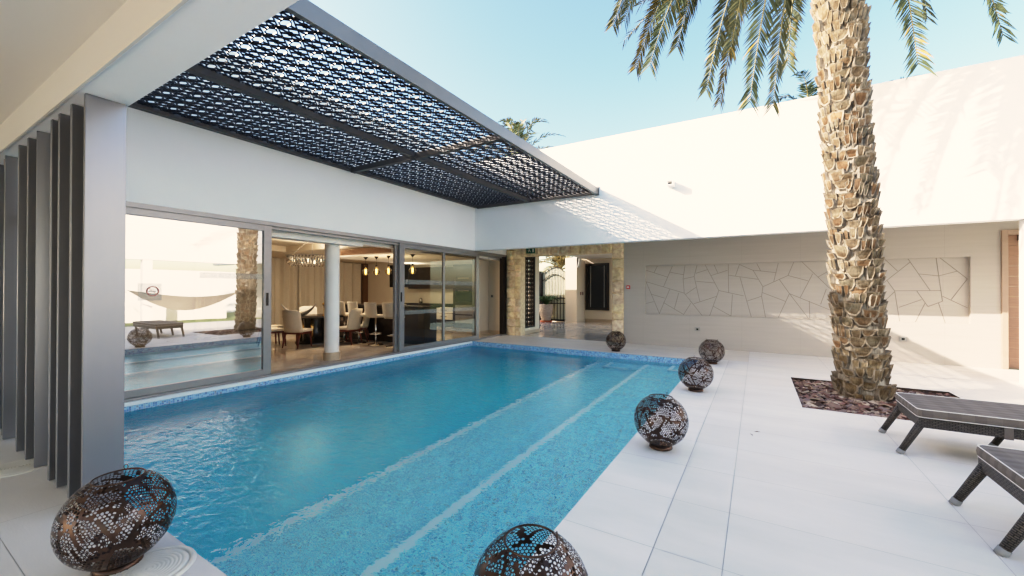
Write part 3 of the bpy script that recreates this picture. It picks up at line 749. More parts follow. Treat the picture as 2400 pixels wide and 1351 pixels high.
# etched crack lines, digitised from the wall (fractions of the niche)
ck = MB()
def nl(pts):
    for (a, b) in zip(pts, pts[1:]):
        P = [(NX0+(NX1-NX0)*u, YR+0.0835, NZ1-(NZ1-NZ0)*v) for (u, v) in (a, b)]
        ck.bar(P[0], P[1], 0.004, 0.011, up=(0, 1, 0)) if False else ck.bar(P[0], P[1], 0.011, 0.004, up=(0, 1, 0))
X0i, X1i = 97.0, 2325.0
def cv(x, y):
    u = (x-X0i)/(X1i-X0i); t_ = 100+(37-100)*u; b_ = 425+(490-425)*u
    d0, d1 = 11.36, 8.10
    wu = u*d0/(d1+u*(d0-d1))
    return (wu, (y-t_)/(b_-t_))
LINES = [[(97,130),(245,176)],[(175,101),(152,146)],[(278,101),(217,242)],[(263,143),(355,160)],[(365,98),(352,187)],[(97,207),(360,284)],[(448,95),(428,172),(467,340)],[(352,187),(360,284),(484,436)],[(355,188),(428,172)],[(440,150),(517,126)],[(503,92),(598,266)],[(565,92),(590,146)],[(545,165),(657,130)],[(443,204),(570,215)],[(663,88),(666,282)],[(663,162),(868,190)],[(740,90),(713,166)],[(743,172),(822,445)],[(740,90),(835,130),(902,240),(893,304),(920,446)],[(860,84),(886,132)],[(835,128),(995,145)],[(1008,80),(977,205)],[(902,240),(1075,164),(1115,74)],[(1075,164),(1215,200)],[(1170,70),(1385,270)],[(1245,153),(1160,312)],[(1015,190),(1085,286),(1218,455)],[(1085,286),(1008,448)],[(1085,286),(1375,400)],[(895,278),(1057,338)],[(790,338),(893,304)],[(598,266),(770,302)],[(598,266),(535,436)],[(692,292),(682,438),(560,372)],[(585,305),(425,356)],[(370,292),(440,245)],[(405,352),(356,428),(217,348)],[(322,282),(292,390)],[(260,258),(188,424)],[(97,207),(190,424)],[(135,292),(225,318)],[(97,354),(150,342)],[(1222,335),(1226,458)],[(1280,175),(1370,126)],[(1340,255),(1300,358)],
 [(1745,54),(1833,133)],[(1920,72),(1720,225)],[(1905,50),(2058,264)],[(1983,152),(2118,165),(2245,133)],[(2100,44),(2143,336),(2042,372),(1965,266)],[(2125,42),(2316,185),(2203,325)],[(1810,266),(2132,264)],[(1758,195),(1812,266),(1846,472)],[(1812,272),(1720,355)],[(1840,378),(1998,325)],[(2022,350),(1955,476)],[(2116,348),(2162,484)],[(2143,302),(2316,380)]]
for L in LINES: nl([cv(*p) for p in L])
el_ = ck.build('etched_lines', 'groove', pn); el_['kind'] = 'stuff'
# stone portal
rs = random.Random(11)
def stone_block(mb, x0, x1, z0, z1, y, proud):
    t_ = rs.uniform(0.74, 1.08); col = (t_, t_*rs.uniform(0.95, 1.0), t_*rs.uniform(0.86, 1.0))
    nx, nz = max(3, int((x1-x0)/0.045)), max(3, int((z1-z0)/0.045)); V = []; F = []
    for j in range(nz+1):
        for i in range(nx+1):
            x = x0+(x1-x0)*i/nx; z = z0+(z1-z0)*j/nz
            edge = min(i, nx-i, j, nz-j)
            d = 0.0 if edge == 0 else proud*(0.55+1.1*mnoise.noise(Vector((x*6+rs.random()*0.2, z*6, y+proud*40))))
            V.append((x, y-d, z))
    W = nx+1
    for j in range(nz):
        for i in range(nx): F.append((j*W+i, j*W+i+1, (j+1)*W+i+1, (j+1)*W+i))
    mb.idx(V, F, col, False)
po = thing('stone_portal', 'rough split limestone gateway framing the entrance hall', 'portal', (-5.2, YR, 0))
for nm, xa, xb in (('left_pillar', -7.2, -6.66), ('right_pillar', -3.60, XA-0.002)):
    m = MB(); m.box((xa+0.004, YR-0.03, 0.0), (xb-0.004, YR+0.28, 2.99), (0.85, 0.82, 0.76)); z = 0.0
    while z < 2.98:
        h = rs.uniform(0.18, 0.38); z1 = min(2.99, z+h)
        if xb-xa > 0.45:
            xm = xa+(xb-xa)*rs.uniform(0.5, 0.66)
            stone_block(m, xa, xm, z, z1, YR-0.035, 0.07); stone_block(m, xm, xb, z, z1, YR-0.035, 0.06)
        else: stone_block(m, xa, xb, z, z1, YR-0.035, 0.07)
        z = z1
    m.build('pillar', 'stone', po)
m = MB(); m.box((-6.658, YR-0.03, 2.60), (-3.602, YR+0.28, 2.99), (0.85, 0.82, 0.76)); x = -6.658
while x < -3.61:
    w_ = rs.uniform(0.14, 0.34); x1 = min(-3.602, x+w_); stone_block(m, x, x1, 2.57+rs.uniform(0, 0.05), 2.99, YR-0.035, 0.07); x = x1
m.build('lintel', 'stone', po)
# hall behind
hf = MB()
for i in range(10):
    for j in range(13):
        x0 = -9.9+0.8*i; y0 = YR+0.6*j; t_ = 1+rs.uniform(-0.06, 0.06)
        if y0+0.59 > 19.4 or x0 > -2.2: continue
        if x0 < -6.9 and y0 < 13.39: continue
        hf.face([(x0, y0, 0.001), (x0+0.79, y0, 0.001), (x0+0.79, y0+0.592, 0.001), (x0, y0+0.592, 0.001)], (t_, t_*1.03, t_*1.08))
struct(hf.build('hall_floor', 'marble'))
m = MB(); m.face([(-9.9, YR, -0.005), (-2, YR, -0.005), (-2, 19.4, -0.005), (-9.9, 19.4, -0.005)]); struct(m.build('hall_floor_joints', 'kitchen_dark'))
m = MB(); m.box((-6.95, YR+0.28, 0.0), (-6.76, 11.80, 3.0)); m.box((-6.95, 12.82, 0.0), (-6.76, 13.15, 3.0)); m.box((-6.95, 11.80, 0.0), (-6.76, 12.82, 0.20)); m.box((-6.95, 11.80, 2.72), (-6.76, 12.82, 3.0)); m.build('hall_side_wall', 'hall_beige', gw)
m = MB(); m.box((-6.759, YR+0.28, 0.0), (-6.735, 13.15, 0.11)); m.build('skirting', 'skirt', gw)
m = MB(); m.box((-7.4, 18.6, 0.0), (-2.0, 18.8, 3.0)); m.build('hall_end_wall', 'hall_beige', gw)
m = MB(); m.box((-7.12, 18.58, 0.0), (-2.2, 18.598, 0.14)); m.build('skirting', 'skirt', gw)
m = MB(); m.box((-7.66, 17.55, 0.0), (-7.10, 18.78, 3.0)); m.box((-7.68, 17.53, 0.0), (-7.08, 18.75, 0.12)); m.build('hall_pier', 'hall_beige', gw)
m = MB()
for k in range(6):
    u = k/5; m.box((-7.10, 17.55, 2.55+0.42*u*u), (-7.10+0.12*(1.0-0.0)*(k+1)/6+0.02, 17.85, 3.0))
m.build('arch_bracket', 'ceil_paint', gw)
# carved screen
t = thing('carved_screen', 'tall dark carved lattice screen set in the hall side wall', 'screen', (-6.78, 12.3, 0.2))
m = MB(); ya, yb, za, zb = 11.80, 12.82, 0.20, 2.72
m.box((-6.80, ya, za), (-6.75, ya+0.06, zb)); m.box((-6.80, yb-0.06, za), (-6.75, yb, zb)); m.box((-6.80, ya+0.06, za), (-6.75, yb-0.06, za+0.06)); m.box((-6.80, ya+0.06, zb-0.06), (-6.75, yb-0.06, zb)); m.build('frame', 'darkmetal', t)
m = MB(); p_ = 0.15
for i in range(6):
    for j in range(16):
        yc = ya+0.06+p_*(i+0.5); zc = za+0.06+p_*(j+0.5)
        for k in range(8):
            a0, a1 = 2*PI*k/8, 2*PI*(k+1)/8
            m.bar((-6.775, yc+0.062*math.cos(a0), zc+0.062*math.sin(a0)), (-6.775, yc+0.062*math.cos(a1), zc+0.062*math.sin(a1)), 0.02, 0.02)
        m.bar((-6.775, yc-0.075, zc-0.075), (-6.775, yc+0.075, zc+0.075), 0.018, 0.018); m.bar((-6.776, yc-0.075, zc+0.075), (-6.776, yc+0.075, zc-0.075), 0.018, 0.018)
m.build('carved_lattice', 'kitchen_dark', t)
# dark window
t = thing('hall_window', 'dark brown framed window in the hall end wall', 'window', (-6.4, 18.58, 0.56))
m = MB(); m.box((-7.05, 18.54, 0.56), (-5.90, 18.597, 0.66)); m.box((-7.05, 18.54, 2.67), (-5.90, 18.597, 2.77)); m.box((-7.05, 18.54, 0.66), (-6.95, 18.597, 2.67)); m.box((-6.0, 18.54, 0.66), (-5.90, 18.597, 2.67)); m.build('frame', 'kitchen_dark', t)
m = MB(); m.face([(-6.95, 18.57, 0.66), (-6.0, 18.57, 0.66), (-6.0, 18.57, 2.67), (-6.95, 18.57, 2.67)]); m.build('pane', 'black', t)
m = MB(); m.box((-6.80, 18.555, 0.70), (-6.785, 18.568, 2.66)); m.box((-6.14, 18.555, 0.70), (-6.125, 18.568, 2.66)); m.build('blind_cord', 'plastic', t)
for (y, lab) in ((18.05, 'dark light switch on the hall pier, left of the pair'), (18.3, 'dark light switch on the hall pier, right of the pair')):
    m = MB(); m.box((-7.099, y-0.06, 1.27), (-7.085, y+0.06, 1.42)); tag(m.build('light_switch', 'mahog', origin=(-7.1, y, 1.34), bevel=0.004), lab, 'switch', 'dark hall switches')
# gate
t = thing('garden_gate', 'arched wrought iron gate with cream backing at the end of the hall', 'gate', (-8.35, 17.8, 0))
m = MB(); N = 10; gx0, gx1 = -8.97, -7.70
def gtop(u): return 2.30+0.32*math.sin(PI*u)
for k in range(N): 
    u0, u1 = k/N, (k+1)/N; x0, x1 = gx0+(gx1-gx0)*u0, gx0+(gx1-gx0)*u1
    m.face([(x0, 17.83, 0.03), (x1, 17.83, 0.03), (x1, 17.83, gtop(u1)), (x0, 17.83, gtop(u0))])
m.build('backing_sheet', mat_plain('gate_backing', (0.62, 0.60, 0.46), 0.6, var=0.15, scale=1.5), t)
m = MB()
for k in range(9): u = k/8; x = gx0+(gx1-gx0)*u; m.bar((x, 17.79, 0.03), (x, 17.79, gtop(u)-(0.0 if k in (0, 8) else 0.0)), 0.022, 0.022)
m.build('bars', 'darkmetal', t)
m = MB()
for zz in (0.93, 1.18): m.bar((gx0, 17.785, zz-0.06), (gx1, 17.785, zz-0.06), 0.03, 0.04)
m.bar((gx0, 17.785, 0.07), (gx1, 17.785, 0.07), 0.04, 0.09)
for off in (0.0, -0.36):
    for k in range(N): u0, u1 = k/N, (k+1)/N; m.bar((gx0+(gx1-gx0)*u0, 17.783, gtop(u0)+off), (gx0+(gx1-gx0)*u1, 17.783, gtop(u1)+off), 0.03, 0.03)
m.build('frame', 'darkmetal', t)
m = MB(); m.box((-9.22, 17.72, 0.0), (-8.99, 17.9, 2.42)); tag(m.build('gate_post', 'black', origin=(-9.1, 17.8, 0)), 'black square gate post behind the potted fern', 'post')
# potted fern
fx, fy = -8.55, 17.35
t = thing('potted_fern', 'green fern in a tall ribbed grey planter on a red saucer', 'potted plant', (fx, fy, 0))
m = MB(); m.lathe([(0.0, 0.0), (0.27, 0.0), (0.29, 0.07), (0.22, 0.075)], 28, (fx, fy, 0)); m.build('saucer', 'terra', t)
m = MB(); prof = [(0.21, 0.076)]
for k in range(1, 19): v = k/18; prof.append((0.21+0.12*math.sin(min(1, v*1.15)*PI*0.62)+0.006*math.sin(k*2.6), 0.076+0.76*v))
prof += [(0.27, 0.83), (0.0, 0.80)]; m.lathe(prof, 32, (fx, fy, 0)); m.build('planter', 'planter', t)
fm = MB(); rf = random.Random(4)
for k in range(26):
    a = 2*PI*k/26+rf.uniform(-0.1, 0.1); L = rf.uniform(0.40, 0.72); h = rf.uniform(0.22, 0.46); prev = None
    for i in range(9):
        u = i/8; p = Vector((fx+L*u*math.cos(a), fy+L*u*math.sin(a), 0.82+h*math.sin(u*PI*0.78)))
        if prev is not None:
            sd = Vector((-math.sin(a), math.cos(a), 0)); w_ = 0.10*math.sin(PI*(0.15+0.85*u))
            for s_ in (-1, 1): fm.face([prev, p, p+sd*s_*w_+Vector((0, 0, -0.05))], (rf.uniform(.6, 1.4),)*3)
        prev = p
fm.build('fronds', 'fern', t)
# exit sign
t = thing('exit_sign', 'small green emergency exit sign hanging under the white fascia', 'sign', (-6.1, 11.3, 2.8))
m = MB(); m.box((-6.28, 11.30, 2.66), (-5.98, 11.34, 2.84)); m.build('panel', 'green', t)
m = MB(); m.box((-6.05, 11.295, 2.69), (-6.01, 11.299, 2.80)); m.box((-6.22, 11.295, 2.75), (-6.13, 11.299, 2.765)); m.bar((-6.20, 11.297, 2.70), (-6.16, 11.297, 2.76), 0.004, 0.018, up=(0, 0, 1)); m.bar((-6.16, 11.297, 2.76), (-6.12, 11.297, 2.70), 0.004, 0.018, up=(0, 0, 1)); m.box((-6.18, 11.295, 2.775), (-6.155, 11.299, 2.80)); m.build('pictogram', 'plastic', t)
m = MB(); m.box((-6.14, 11.31, 2.84), (-6.12, 11.33, 3.0)); m.build('bracket', 'steel', t)
# fire alarm, sockets, scupper
t = thing('fire_alarm', 'small red fire alarm call point on the wall right of the portal', 'fire alarm', (-3.14, YR, 1.59))
m = MB(); m.box((-3.19, YR-0.035, 1.54), (-3.09, YR-0.001, 1.64)); m.build('housing', 'red', t, bevel=0.006)
m = MB(); m.box((-3.17, YR-0.039, 1.565), (-3.11, YR-0.0355, 1.615)); m.build('push_plate', 'plastic', t)
for (x, lab) in ((-1.34, 'steel wall socket left of the palm below the crack panel'), (2.64, 'steel wall socket right of the palm in the sunlit wall')):
    t = thing('wall_socket', lab, 'socket', (x, YR, 0.49), 0, 'steel sockets in the beige wall')
    m = MB(); m.box((x-0.065, YR-0.022, 0.44), (x+0.065, YR-0.001, 0.54)); m.build('face_plate', 'steel', t, bevel=0.006)
    m = MB(); m.box((x-0.025, YR-0.026, 0.465), (x+0.025, YR-0.0225, 0.51)); m.build('cover', 'black', t)
t = thing('water_spout', 'small white square rain spout high on the sunlit fascia', 'spout', (-1.67, YB, 3.92))
m = MB(); x0, x1, z0, z1, y0 = -1.74, -1.60, 3.85, 3.97, YB-0.24
m.box((x0, y0, z0), (x1, YB-0.001, z0+0.02)); m.box((x0, y0, z1-0.02), (x1, YB-0.001, z1)); m.box((x0, y0, z0+0.02), (x0+0.02, YB-0.001, z1-0.02)); m.box((x1-0.02, y0, z0+0.02), (x1, YB-0.001, z1-0.02)); m.build('channel', 'white', t)
m = MB(); m.box((x0+0.021, YB-0.012, z0+0.021), (x1-0.021, YB-0.002, z1-0.021)); m.build('outlet', 'doorwood', t)
# wooden door at right
t = thing('wooden_door', 'brown plank door with brass handle at the right end of the beige wall', 'door', (4.5, YR, 0))
m = MB(); m.box((4.05, YR-0.04, 0), (4.135, YR+0.299, 2.68)); m.box((4.965, YR-0.04, 0), (5.05, YR+0.299, 2.68)); m.box((4.135, YR-0.04, 2.59), (4.965, YR+0.299, 2.68)); m.build('door_frame', 'doorframe', t, bevel=0.005)
m = MB()
for k in range(13): m.box((4.137, YR+0.10, 0.01+0.1985*k), (4.963, YR+0.15, 0.2055+0.1985*k))
lf = m.build('door_leaf', 'doorwood', t)
m = MB(); m.tube([(4.36, YR+0.10, 0.77), (4.36, YR+0.03, 0.77), (4.52, YR+0.03, 0.77)], 0.016, 10); m.build('handle', 'brass', lf)
m = MB(); m.box((4.3, YR+0.06, 2.48), (4.62, YR+0.099, 2.60)); m.build('door_closer', 'darkmetal', lf)
# slim white post at the right edge
m = MB(); m.box((3.70, YB-0.02, 0), (3.95, YB+0.24, 2.669)); tag(m.build('white_post', 'white', origin=(3.8, YB, 0)), 'white square post under the fascia at the right edge', 'post')

# ------------------------------------------------------------------ pergola
pg = thing('pergola', 'dark patterned metal pergola canopy projecting over the pool', 'pergola', (-5.3, 5.4, 3.95))
PX0, PXm, PX1, PY0, PYm, PY1 = -7.19, -5.35, -3.41, 1.16, 5.45, YB-0.005
m = MB(); m.box((PX1-0.05, PY0, 3.885), (PX1+0.01, PY1, 4.06)); o = m.build('edge_rail', 'rail', pg, bevel=0.004)
m = MB(); m.box((PX1-0.055, PY1-0.02, 3.87), (PX1+0.035, PY1+0.003, 4.09)); m.build('wall_bracket', 'rail', pg)
for nm, a, b in (('wall_rail', (PX0, PY0, 3.93), (PX0+0.10, PY1, 4.03)), ('middle_rail', (PXm-0.05, PY0, 3.90), (PXm+0.05, PY1, 4.005)), ('end_rail', (PX0+0.10, PY1-0.07, 3.90), (PX1-0.05, PY1, 4.00)), ('end_rail', (PX0+0.10, PY0, 3.90), (PX1-0.05, PY0+0.07, 4.00)), ('cross_rail', (PX0+0.10, PYm-0.05, 3.885), (PXm-0.05, PYm+0.05, 3.985)), ('cross_rail', (PXm+0.05, PYm-0.05, 3.885), (PX1-0.05, PYm+0.05, 3.985))):
    m = MB(); m.box(a, b); m.build(nm, 'railb', pg)
def lattice(xa, xb, ya, yb, zz):
    m = MB(); P = 0.24; T = 0.017; Wd = 0.0115
    def seg(p, q, w=Wd):
        # clip to panel
        (x0, y0), (x1, y1) = p, q; t0, t1 = 0.0, 1.0; dx, dy = x1-x0, y1-y0
        for pp, qq in ((-dx, x0-xa), (dx, xb-x0), (-dy, y0-ya), (dy, yb-y0)):
            if abs(pp) < 1e-9:
                if qq < 0: return
            else:
                r = qq/pp
                if pp < 0: t0 = max(t0, r)
                else: t1 = min(t1, r)
        if t1-t0 < 0.02: return
        m.bar((x0+dx*t0, y0+dy*t0, zz), (x0+dx*t1, y0+dy*t1, zz), w, T)
    ox, oy = PX1, 3.11
    kmax = 110
    for k in range(-kmax, kmax):
        c = k*P
        seg((ox-8+c, oy-8), (ox+8+c, oy+8)); seg((ox-8+c, oy+8), (ox+8+c, oy-8))
    i0, i1 = int((xa-ox)/P)-2, int((xb-ox)/P)+2; j0, j1 = int((ya-oy)/P)-2, int((yb-oy)/P)+2
    for i in range(i0, i1):
        for j in range(j0, j1):
            cx_, cy_ = ox+(i+0.5)*P, oy+j*P
            if xa-0.15 < cx_ < xb+0.15 and ya-0.15 < cy_ < yb+0.15:
                pts = [(0.33, 0), (0.15, 0.17), (-0.15, 0.17), (-0.33, 0), (-0.15, -0.17), (0.15, -0.17)]
                for a, b in zip(pts, pts[1:]+pts[:1]):
                    seg((cx_+a[0]*P, cy_+a[1]*P), (cx_+b[0]*P, cy_+b[1]*P), 0.0098)
                for s_ in (-1, 1):
                    seg((cx_+s_*0.33*P, cy_), (cx_+s_*0.5*P, cy_), 0.0098); seg((cx_, cy_+s_*0.17*P), (cx_, cy_+s_*0.5*P), 0.0098)
            cx_, cy_ = ox+i*P, oy+(j+0.5)*P
            if xa-0.15 < cx_ < xb+0.15 and ya-0.15 < cy_ < yb+0.15:
                seg((cx_, cy_-0.5*P), (cx_, cy_+0.5*P), 0.0098)
                for s_ in (-1, 1): seg((cx_-0.25*P, cy_-s_*0.25*P), (cx_+0.25*P, cy_+s_*0.25*P), 0.0098)
                rr4 = [(0.13, 0), (0, 0.13), (-0.13, 0), (0, -0.13)]
                for a, b in zip(rr4, rr4[1:]+rr4[:1]): seg((cx_+a[0]*P, cy_+a[1]*P), (cx_+b[0]*P, cy_+b[1]*P), 0.0098)
    m.build('lattice_panel', 'lattice', pg)
lattice(PX0+0.10, PXm-0.05, PY0+0.07, PYm-0.05, 3.985); lattice(PXm+0.05, PX1-0.05, PY0+0.07, PYm-0.05, 3.985)
lattice(PX0+0.10, PXm-0.05, PYm+0.05, PY1-0.07, 3.985); lattice(PXm+0.05, PX1-0.05, PYm+0.05, PY1-0.07, 3.985)

# ------------------------------------------------------------------ patio pavilion over the camera + louvre screen
pv = thing('patio_pavilion', 'cream patio ceiling with a deep edge beam at the upper left', 'pavilion', (0, 0.9, 2.8))
m = MB(); m.box((XW+0.01, 0.815, 2.82), (7.0, 1.085, 4.85)); o = m.build('edge_beam', 'white', pv)  # unseen upper part made taller to keep sun off the loungers
m = MB(); m.box((XW+0.01, 0.80, 2.80), (7.0, 0.814, 4.85)); m.build('beam_lining', 'ceil_paint', pv)
m = MB(); m.box((XW+0.01, -6.0, 3.05), (7.0, 0.80, 3.3)); m.build('ceiling', 'ceil_paint', pv)
ls = thing('louvre_screen', 'row of tall grey metal louvre blades beside the pool', 'screen', (-5, 0.96, 0))
blades = [(-3.885, 0, 'louvre'), (-4.20, 0.10, 'louvre'), (-4.36, 0.75, 'louvre_shaded'), (-4.06, 0.8, 'louvre_shaded'), (-4.50, 0.05, 'louvre'), (-4.61, 0.7, 'louvre_shaded'), (-4.72, 0.10, 'louvre'), (-4.92, 0.85, 'louvre_shaded'), (-5.14, -0.15, 'louvre'), (-5.31, 0.8, 'louvre_shaded'), (-5.46, 0.05, 'louvre'), (-5.63, 0.75, 'louvre_shaded'), (-5.80, 0.0, 'louvre'), (-5.97, 0.7, 'louvre_shaded'), (-6.38, 0.0, 'louvre'), (-6.62, 0.75, 'louvre_shaded'), (-6.90, 0.05, 'louvre')]
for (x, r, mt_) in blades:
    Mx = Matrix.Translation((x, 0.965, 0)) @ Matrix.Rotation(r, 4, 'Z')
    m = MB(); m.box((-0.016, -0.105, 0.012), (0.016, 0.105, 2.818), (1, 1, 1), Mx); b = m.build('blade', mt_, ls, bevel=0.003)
m = MB(); m.box((-7.0, 1.00, 2.18), (-4.05, 1.03, 2.25)); m.box((-7.0, 1.00, 0.40), (-4.05, 1.03, 0.44)); m.build('tie_rail', 'darkmetal', ls)

# ------------------------------------------------------------------ lanterns
def lantern_shell():
    R = 0.245; rl = random.Random(21)
    bm = bmesh.new(); bmesh.ops.create_icosphere(bm, subdivisions=5, radius=1.0)
    # level-5 icosphere has 2562 verts: dual cells become the punched holes
    vein = []
    for k in range(52):
        z = rl.uniform(-1, 1); a = rl.uniform(0, 2*PI); r = math.sqrt(1-z*z); vein.append(Vector((r*math.cos(a), r*math.sin(a), z)))
    jit = {}
    for v in bm.verts:
        j = Vector((rl.uniform(-1, 1), rl.uniform(-1, 1), rl.uniform(-1, 1)))*0.010
        jit[v.index] = (v.co+j).normalized()
    bm.verts.ensure_lookup_table()
    def sq(p): return Vector((p.x*R, p.y*R, 0.262+p.z*R*0.99))
    V = []; F = []; zc_top, zc_bot = 0.90, -0.92
    for v in bm.verts:
        c = jit[v.index]
        if c.z > zc_top or c.z < zc_bot: continue
        ring = []
        nrm = c; tx = Vector((0, 0, 1)).cross(nrm); tx = tx.normalized() if tx.length > 1e-4 else Vector((1, 0, 0)); ty = nrm.cross(tx)
        for f in v.link_faces:
            cc = sum((jit[q.index] for q in f.verts), Vector())/3
            cc = cc.normalized()
            if cc.z > zc_top: cc = Vector((cc.x, cc.y, 0)).normalized()*math.sqrt(1-zc_top**2); cc.z = zc_top
            if cc.z < zc_bot: cc = Vector((cc.x, cc.y, 0)).normalized()*math.sqrt(1-zc_bot**2); cc.z = zc_bot
            d = cc-c; ring.append((math.atan2(d.dot(ty), d.dot(tx)), cc))
        ring.sort(key=lambda q: q[0]); pts = [q[1] for q in ring]; n = len(pts); b = len(V)
        ds = sorted((c-q).length for q in vein)
        solid = (ds[1]-ds[0]) < 0.036 or c.z < -0.84
        V += [sq(p) for p in pts]
        if solid: F.append(tuple(range(b, b+n)))
        else:
            s_ = rl.uniform(0.68, 0.83); V += [sq(c+(p-c)*s_) for p in pts]
            for k in range(n): k2 = (k+1) % n; F.append((b+k, b+k2, b+n+k2, b+n+k))
    bm.free()
    return V, F
LV, LF = lantern_shell()
lan0 = None
for k, (x, y, rz, lab) in enumerate([(-0.79, 4.08, 0.3, 'bronze punched sphere lantern standing third nearest on the pool edge, above the plain strip'),
        (-2.97, 0.80, 1.7, 'large near bronze punched lantern at the lower left by the louvres'),
        (-0.79, 1.47, 2.9, 'bronze punched lantern cut off by the bottom edge of the photo'),
        (-0.79, 6.66, 4.1, 'bronze punched lantern in front of another near the far right pool corner'),
        (-0.80, 9.30, 5.2, 'bronze punched lantern partly behind another at the far right pool corner'),
        (-2.99, 9.95, 0.9, 'small far bronze lantern beside the right stone pillar of the portal')]):
    if lan0 is None:
        t = thing('sphere_lantern', lab, 'lantern', (x, y, 0), rz, 'punched bronze sphere lanterns around the pool'); t['o'] = [0, 0, 0]
        m = MB(); m.idx(LV, LF, smooth=True); m.build('punched_shell', 'bronze', t)
        m = MB(); m.lathe([(0.0, 0.002), (0.104, 0.002), (0.106, 0.006), (0.100, 0.036), (0.0, 0.038)], 32); m.build('base_ring', 'bronze', t)
        m = MB(); rr_ = 0.245*math.sqrt(1-0.81)+0.001; zt = 0.262+0.245*0.99*0.90
        m.tube([(rr_*math.cos(2*PI*i/36), rr_*math.sin(2*PI*i/36), zt) for i in range(37)], 0.0045, 6, cap=False); m.build('rim', 'bronze', t)
        for a in (0.9, 0.9+PI):
            m = MB(); cx_, cy_ = rr_*math.cos(a), rr_*math.sin(a)
            m.tube([(cx_+0.009*math.cos(q*PI/5)*-math.sin(a), cy_+0.009*math.cos(q*PI/5)*math.cos(a), zt+0.014+0.014*math.sin(q*PI/5)) for q in range(11)], 0.0018, 5, cap=False); m.build('hook', 'bronze', t)
        lan0 = t
    else: dup(lan0, (x, y, 0), rz, lab)

# ------------------------------------------------------------------ sun loungers
def make_lounger(x, y, label):
    t = thing('sun_lounger', label, 'sun lounger', (x, y, 0), 0, 'wicker sun loungers with striped cushions'); t['o'] = [0, 0, 0]
    L, hw = 1.95, 0.345
    m = MB()
    m.box((0.10, -hw, 0.27), (0.135, hw, 0.355)); m.box((L-0.035, -hw, 0.27), (L, hw, 0.355))
    m.box((0.135, -hw, 0.27), (L-0.035, -hw+0.035, 0.355)); m.box((0.135, hw-0.035, 0.27), (L-0.035, hw, 0.355))
    m.box((0.135, -hw+0.035, 0.325), (L-0.035, hw-0.035, 0.345)); m.build('frame', 'wicker', t)
    for xx in (0.0, 0.80, 1.72):
        for s_ in (-1, 1):
            m = MB(); m.tube([(xx-0.01, s_*(hw-0.025), 0.035), (xx+0.14, s_*(hw-0.035), 0.335)], [0.026, 0.034], 14); lg = m.build('leg', 'wicker', t)
            m = MB(); m.tube([(xx-0.0275, s_*(hw-0.0249), 0.0), (xx-0.0085, s_*(hw-0.025), 0.038)], 0.0295, 14); m.build('foot_cap', 'rubber', lg)
    # cushion with rounded outline
    m = MB(); N = 8; a0, a1, z0, z1 = 0.085, L+0.02, 0.360, 0.435; hh = hw+0.015
    def outline(ins, z):
        pts = []; r = 0.05
        for (cx_, cy_, st_) in ((a1-r, hh-r, 0), (a0+r, hh-r, PI/2), (a0+r, -hh+r, PI), (a1-r, -hh+r, 1.5*PI)):
            for k in range(5): q = st_+k*PI/8; pts.append((cx_+(r-ins)*math.cos(q), cy_+(r-ins)*math.sin(q), z))
        return pts
    lay = [outline(0.012, z0), outline(0.0, z0+0.012), outline(-0.004, (z0+z1)/2), outline(0.0, z1-0.012), outline(0.012, z1)]
    n = len(lay[0]); V = [p for l in lay for p in l]; F = []
    for j in range(len(lay)-1):
        for k in range(n): F.append((j*n+k, j*n+(k+1) % n, (j+1)*n+(k+1) % n, (j+1)*n+k))
    F.append(tuple(range((len(lay)-1)*n, len(lay)*n))); F.append(tuple(reversed(range(n))))
    m.idx(V, F, smooth=False); cu = m.build('cushion', 'plaid', t)
    for l, zz in ((outline(0.004, z1), 0), (outline(0.004, z0+0.004), 0)):
        m = MB(); m.tube(l+[l[0]], 0.0032, 6, cap=False); m.build('piping', 'piping', cu)
    m = MB(); m.box((0.62, -hw-0.006, 0.26), (0.675, -hw-0.001, 0.365)); m.build('strap', 'plaid', cu)
    return t
l0 = make_lounger(1.155, 5.41, 'wicker sun lounger with striped brown cushion nearer the palm')
dup(l0, (1.215, 3.755, 0), 0, 'wicker sun lounger in the lower right corner nearest the camera')

# ------------------------------------------------------------------ palm
def P3(x, y, z): return Vector((x, y, z))
axis = [(-0.2, 1.30, 7.62), (0.1, 1.29, 7.62), (1.4, 1.235, 7.62), (2.6, 1.18, 7.62), (4.2, 1.09, 7.62), (5.8, 1.03, 7.62), (7.4, 0.98, 7.62)]
def trunk_c(z):
    for (a, b) in zip(axis, axis[1:]):
        if z <= b[0]:
            u = (z-a[0])/(b[0]-a[0]); return Vector((a[1]+(b[1]-a[1])*u, a[2], z))
    return Vector((axis[-1][1], axis[-1][2], z))
palm = thing('date_palm', 'tall date palm with a thick scaly trunk rising from the chip bed', 'palm tree', (1.30, 7.62, 0))
rp = random.Random(17)
tm = MB()
def core_r(z): return 0.262-0.004*z+0.05*max(0, 0.35-z)
path = [trunk_c(-0.1+0.25*k) for k in range(31)]
tm.tube(path, [core_r(p.z) for p in path], 20, (0.40, 0.36, 0.30))
NB = 11; DZ = 0.140; row = 0; z = -0.02
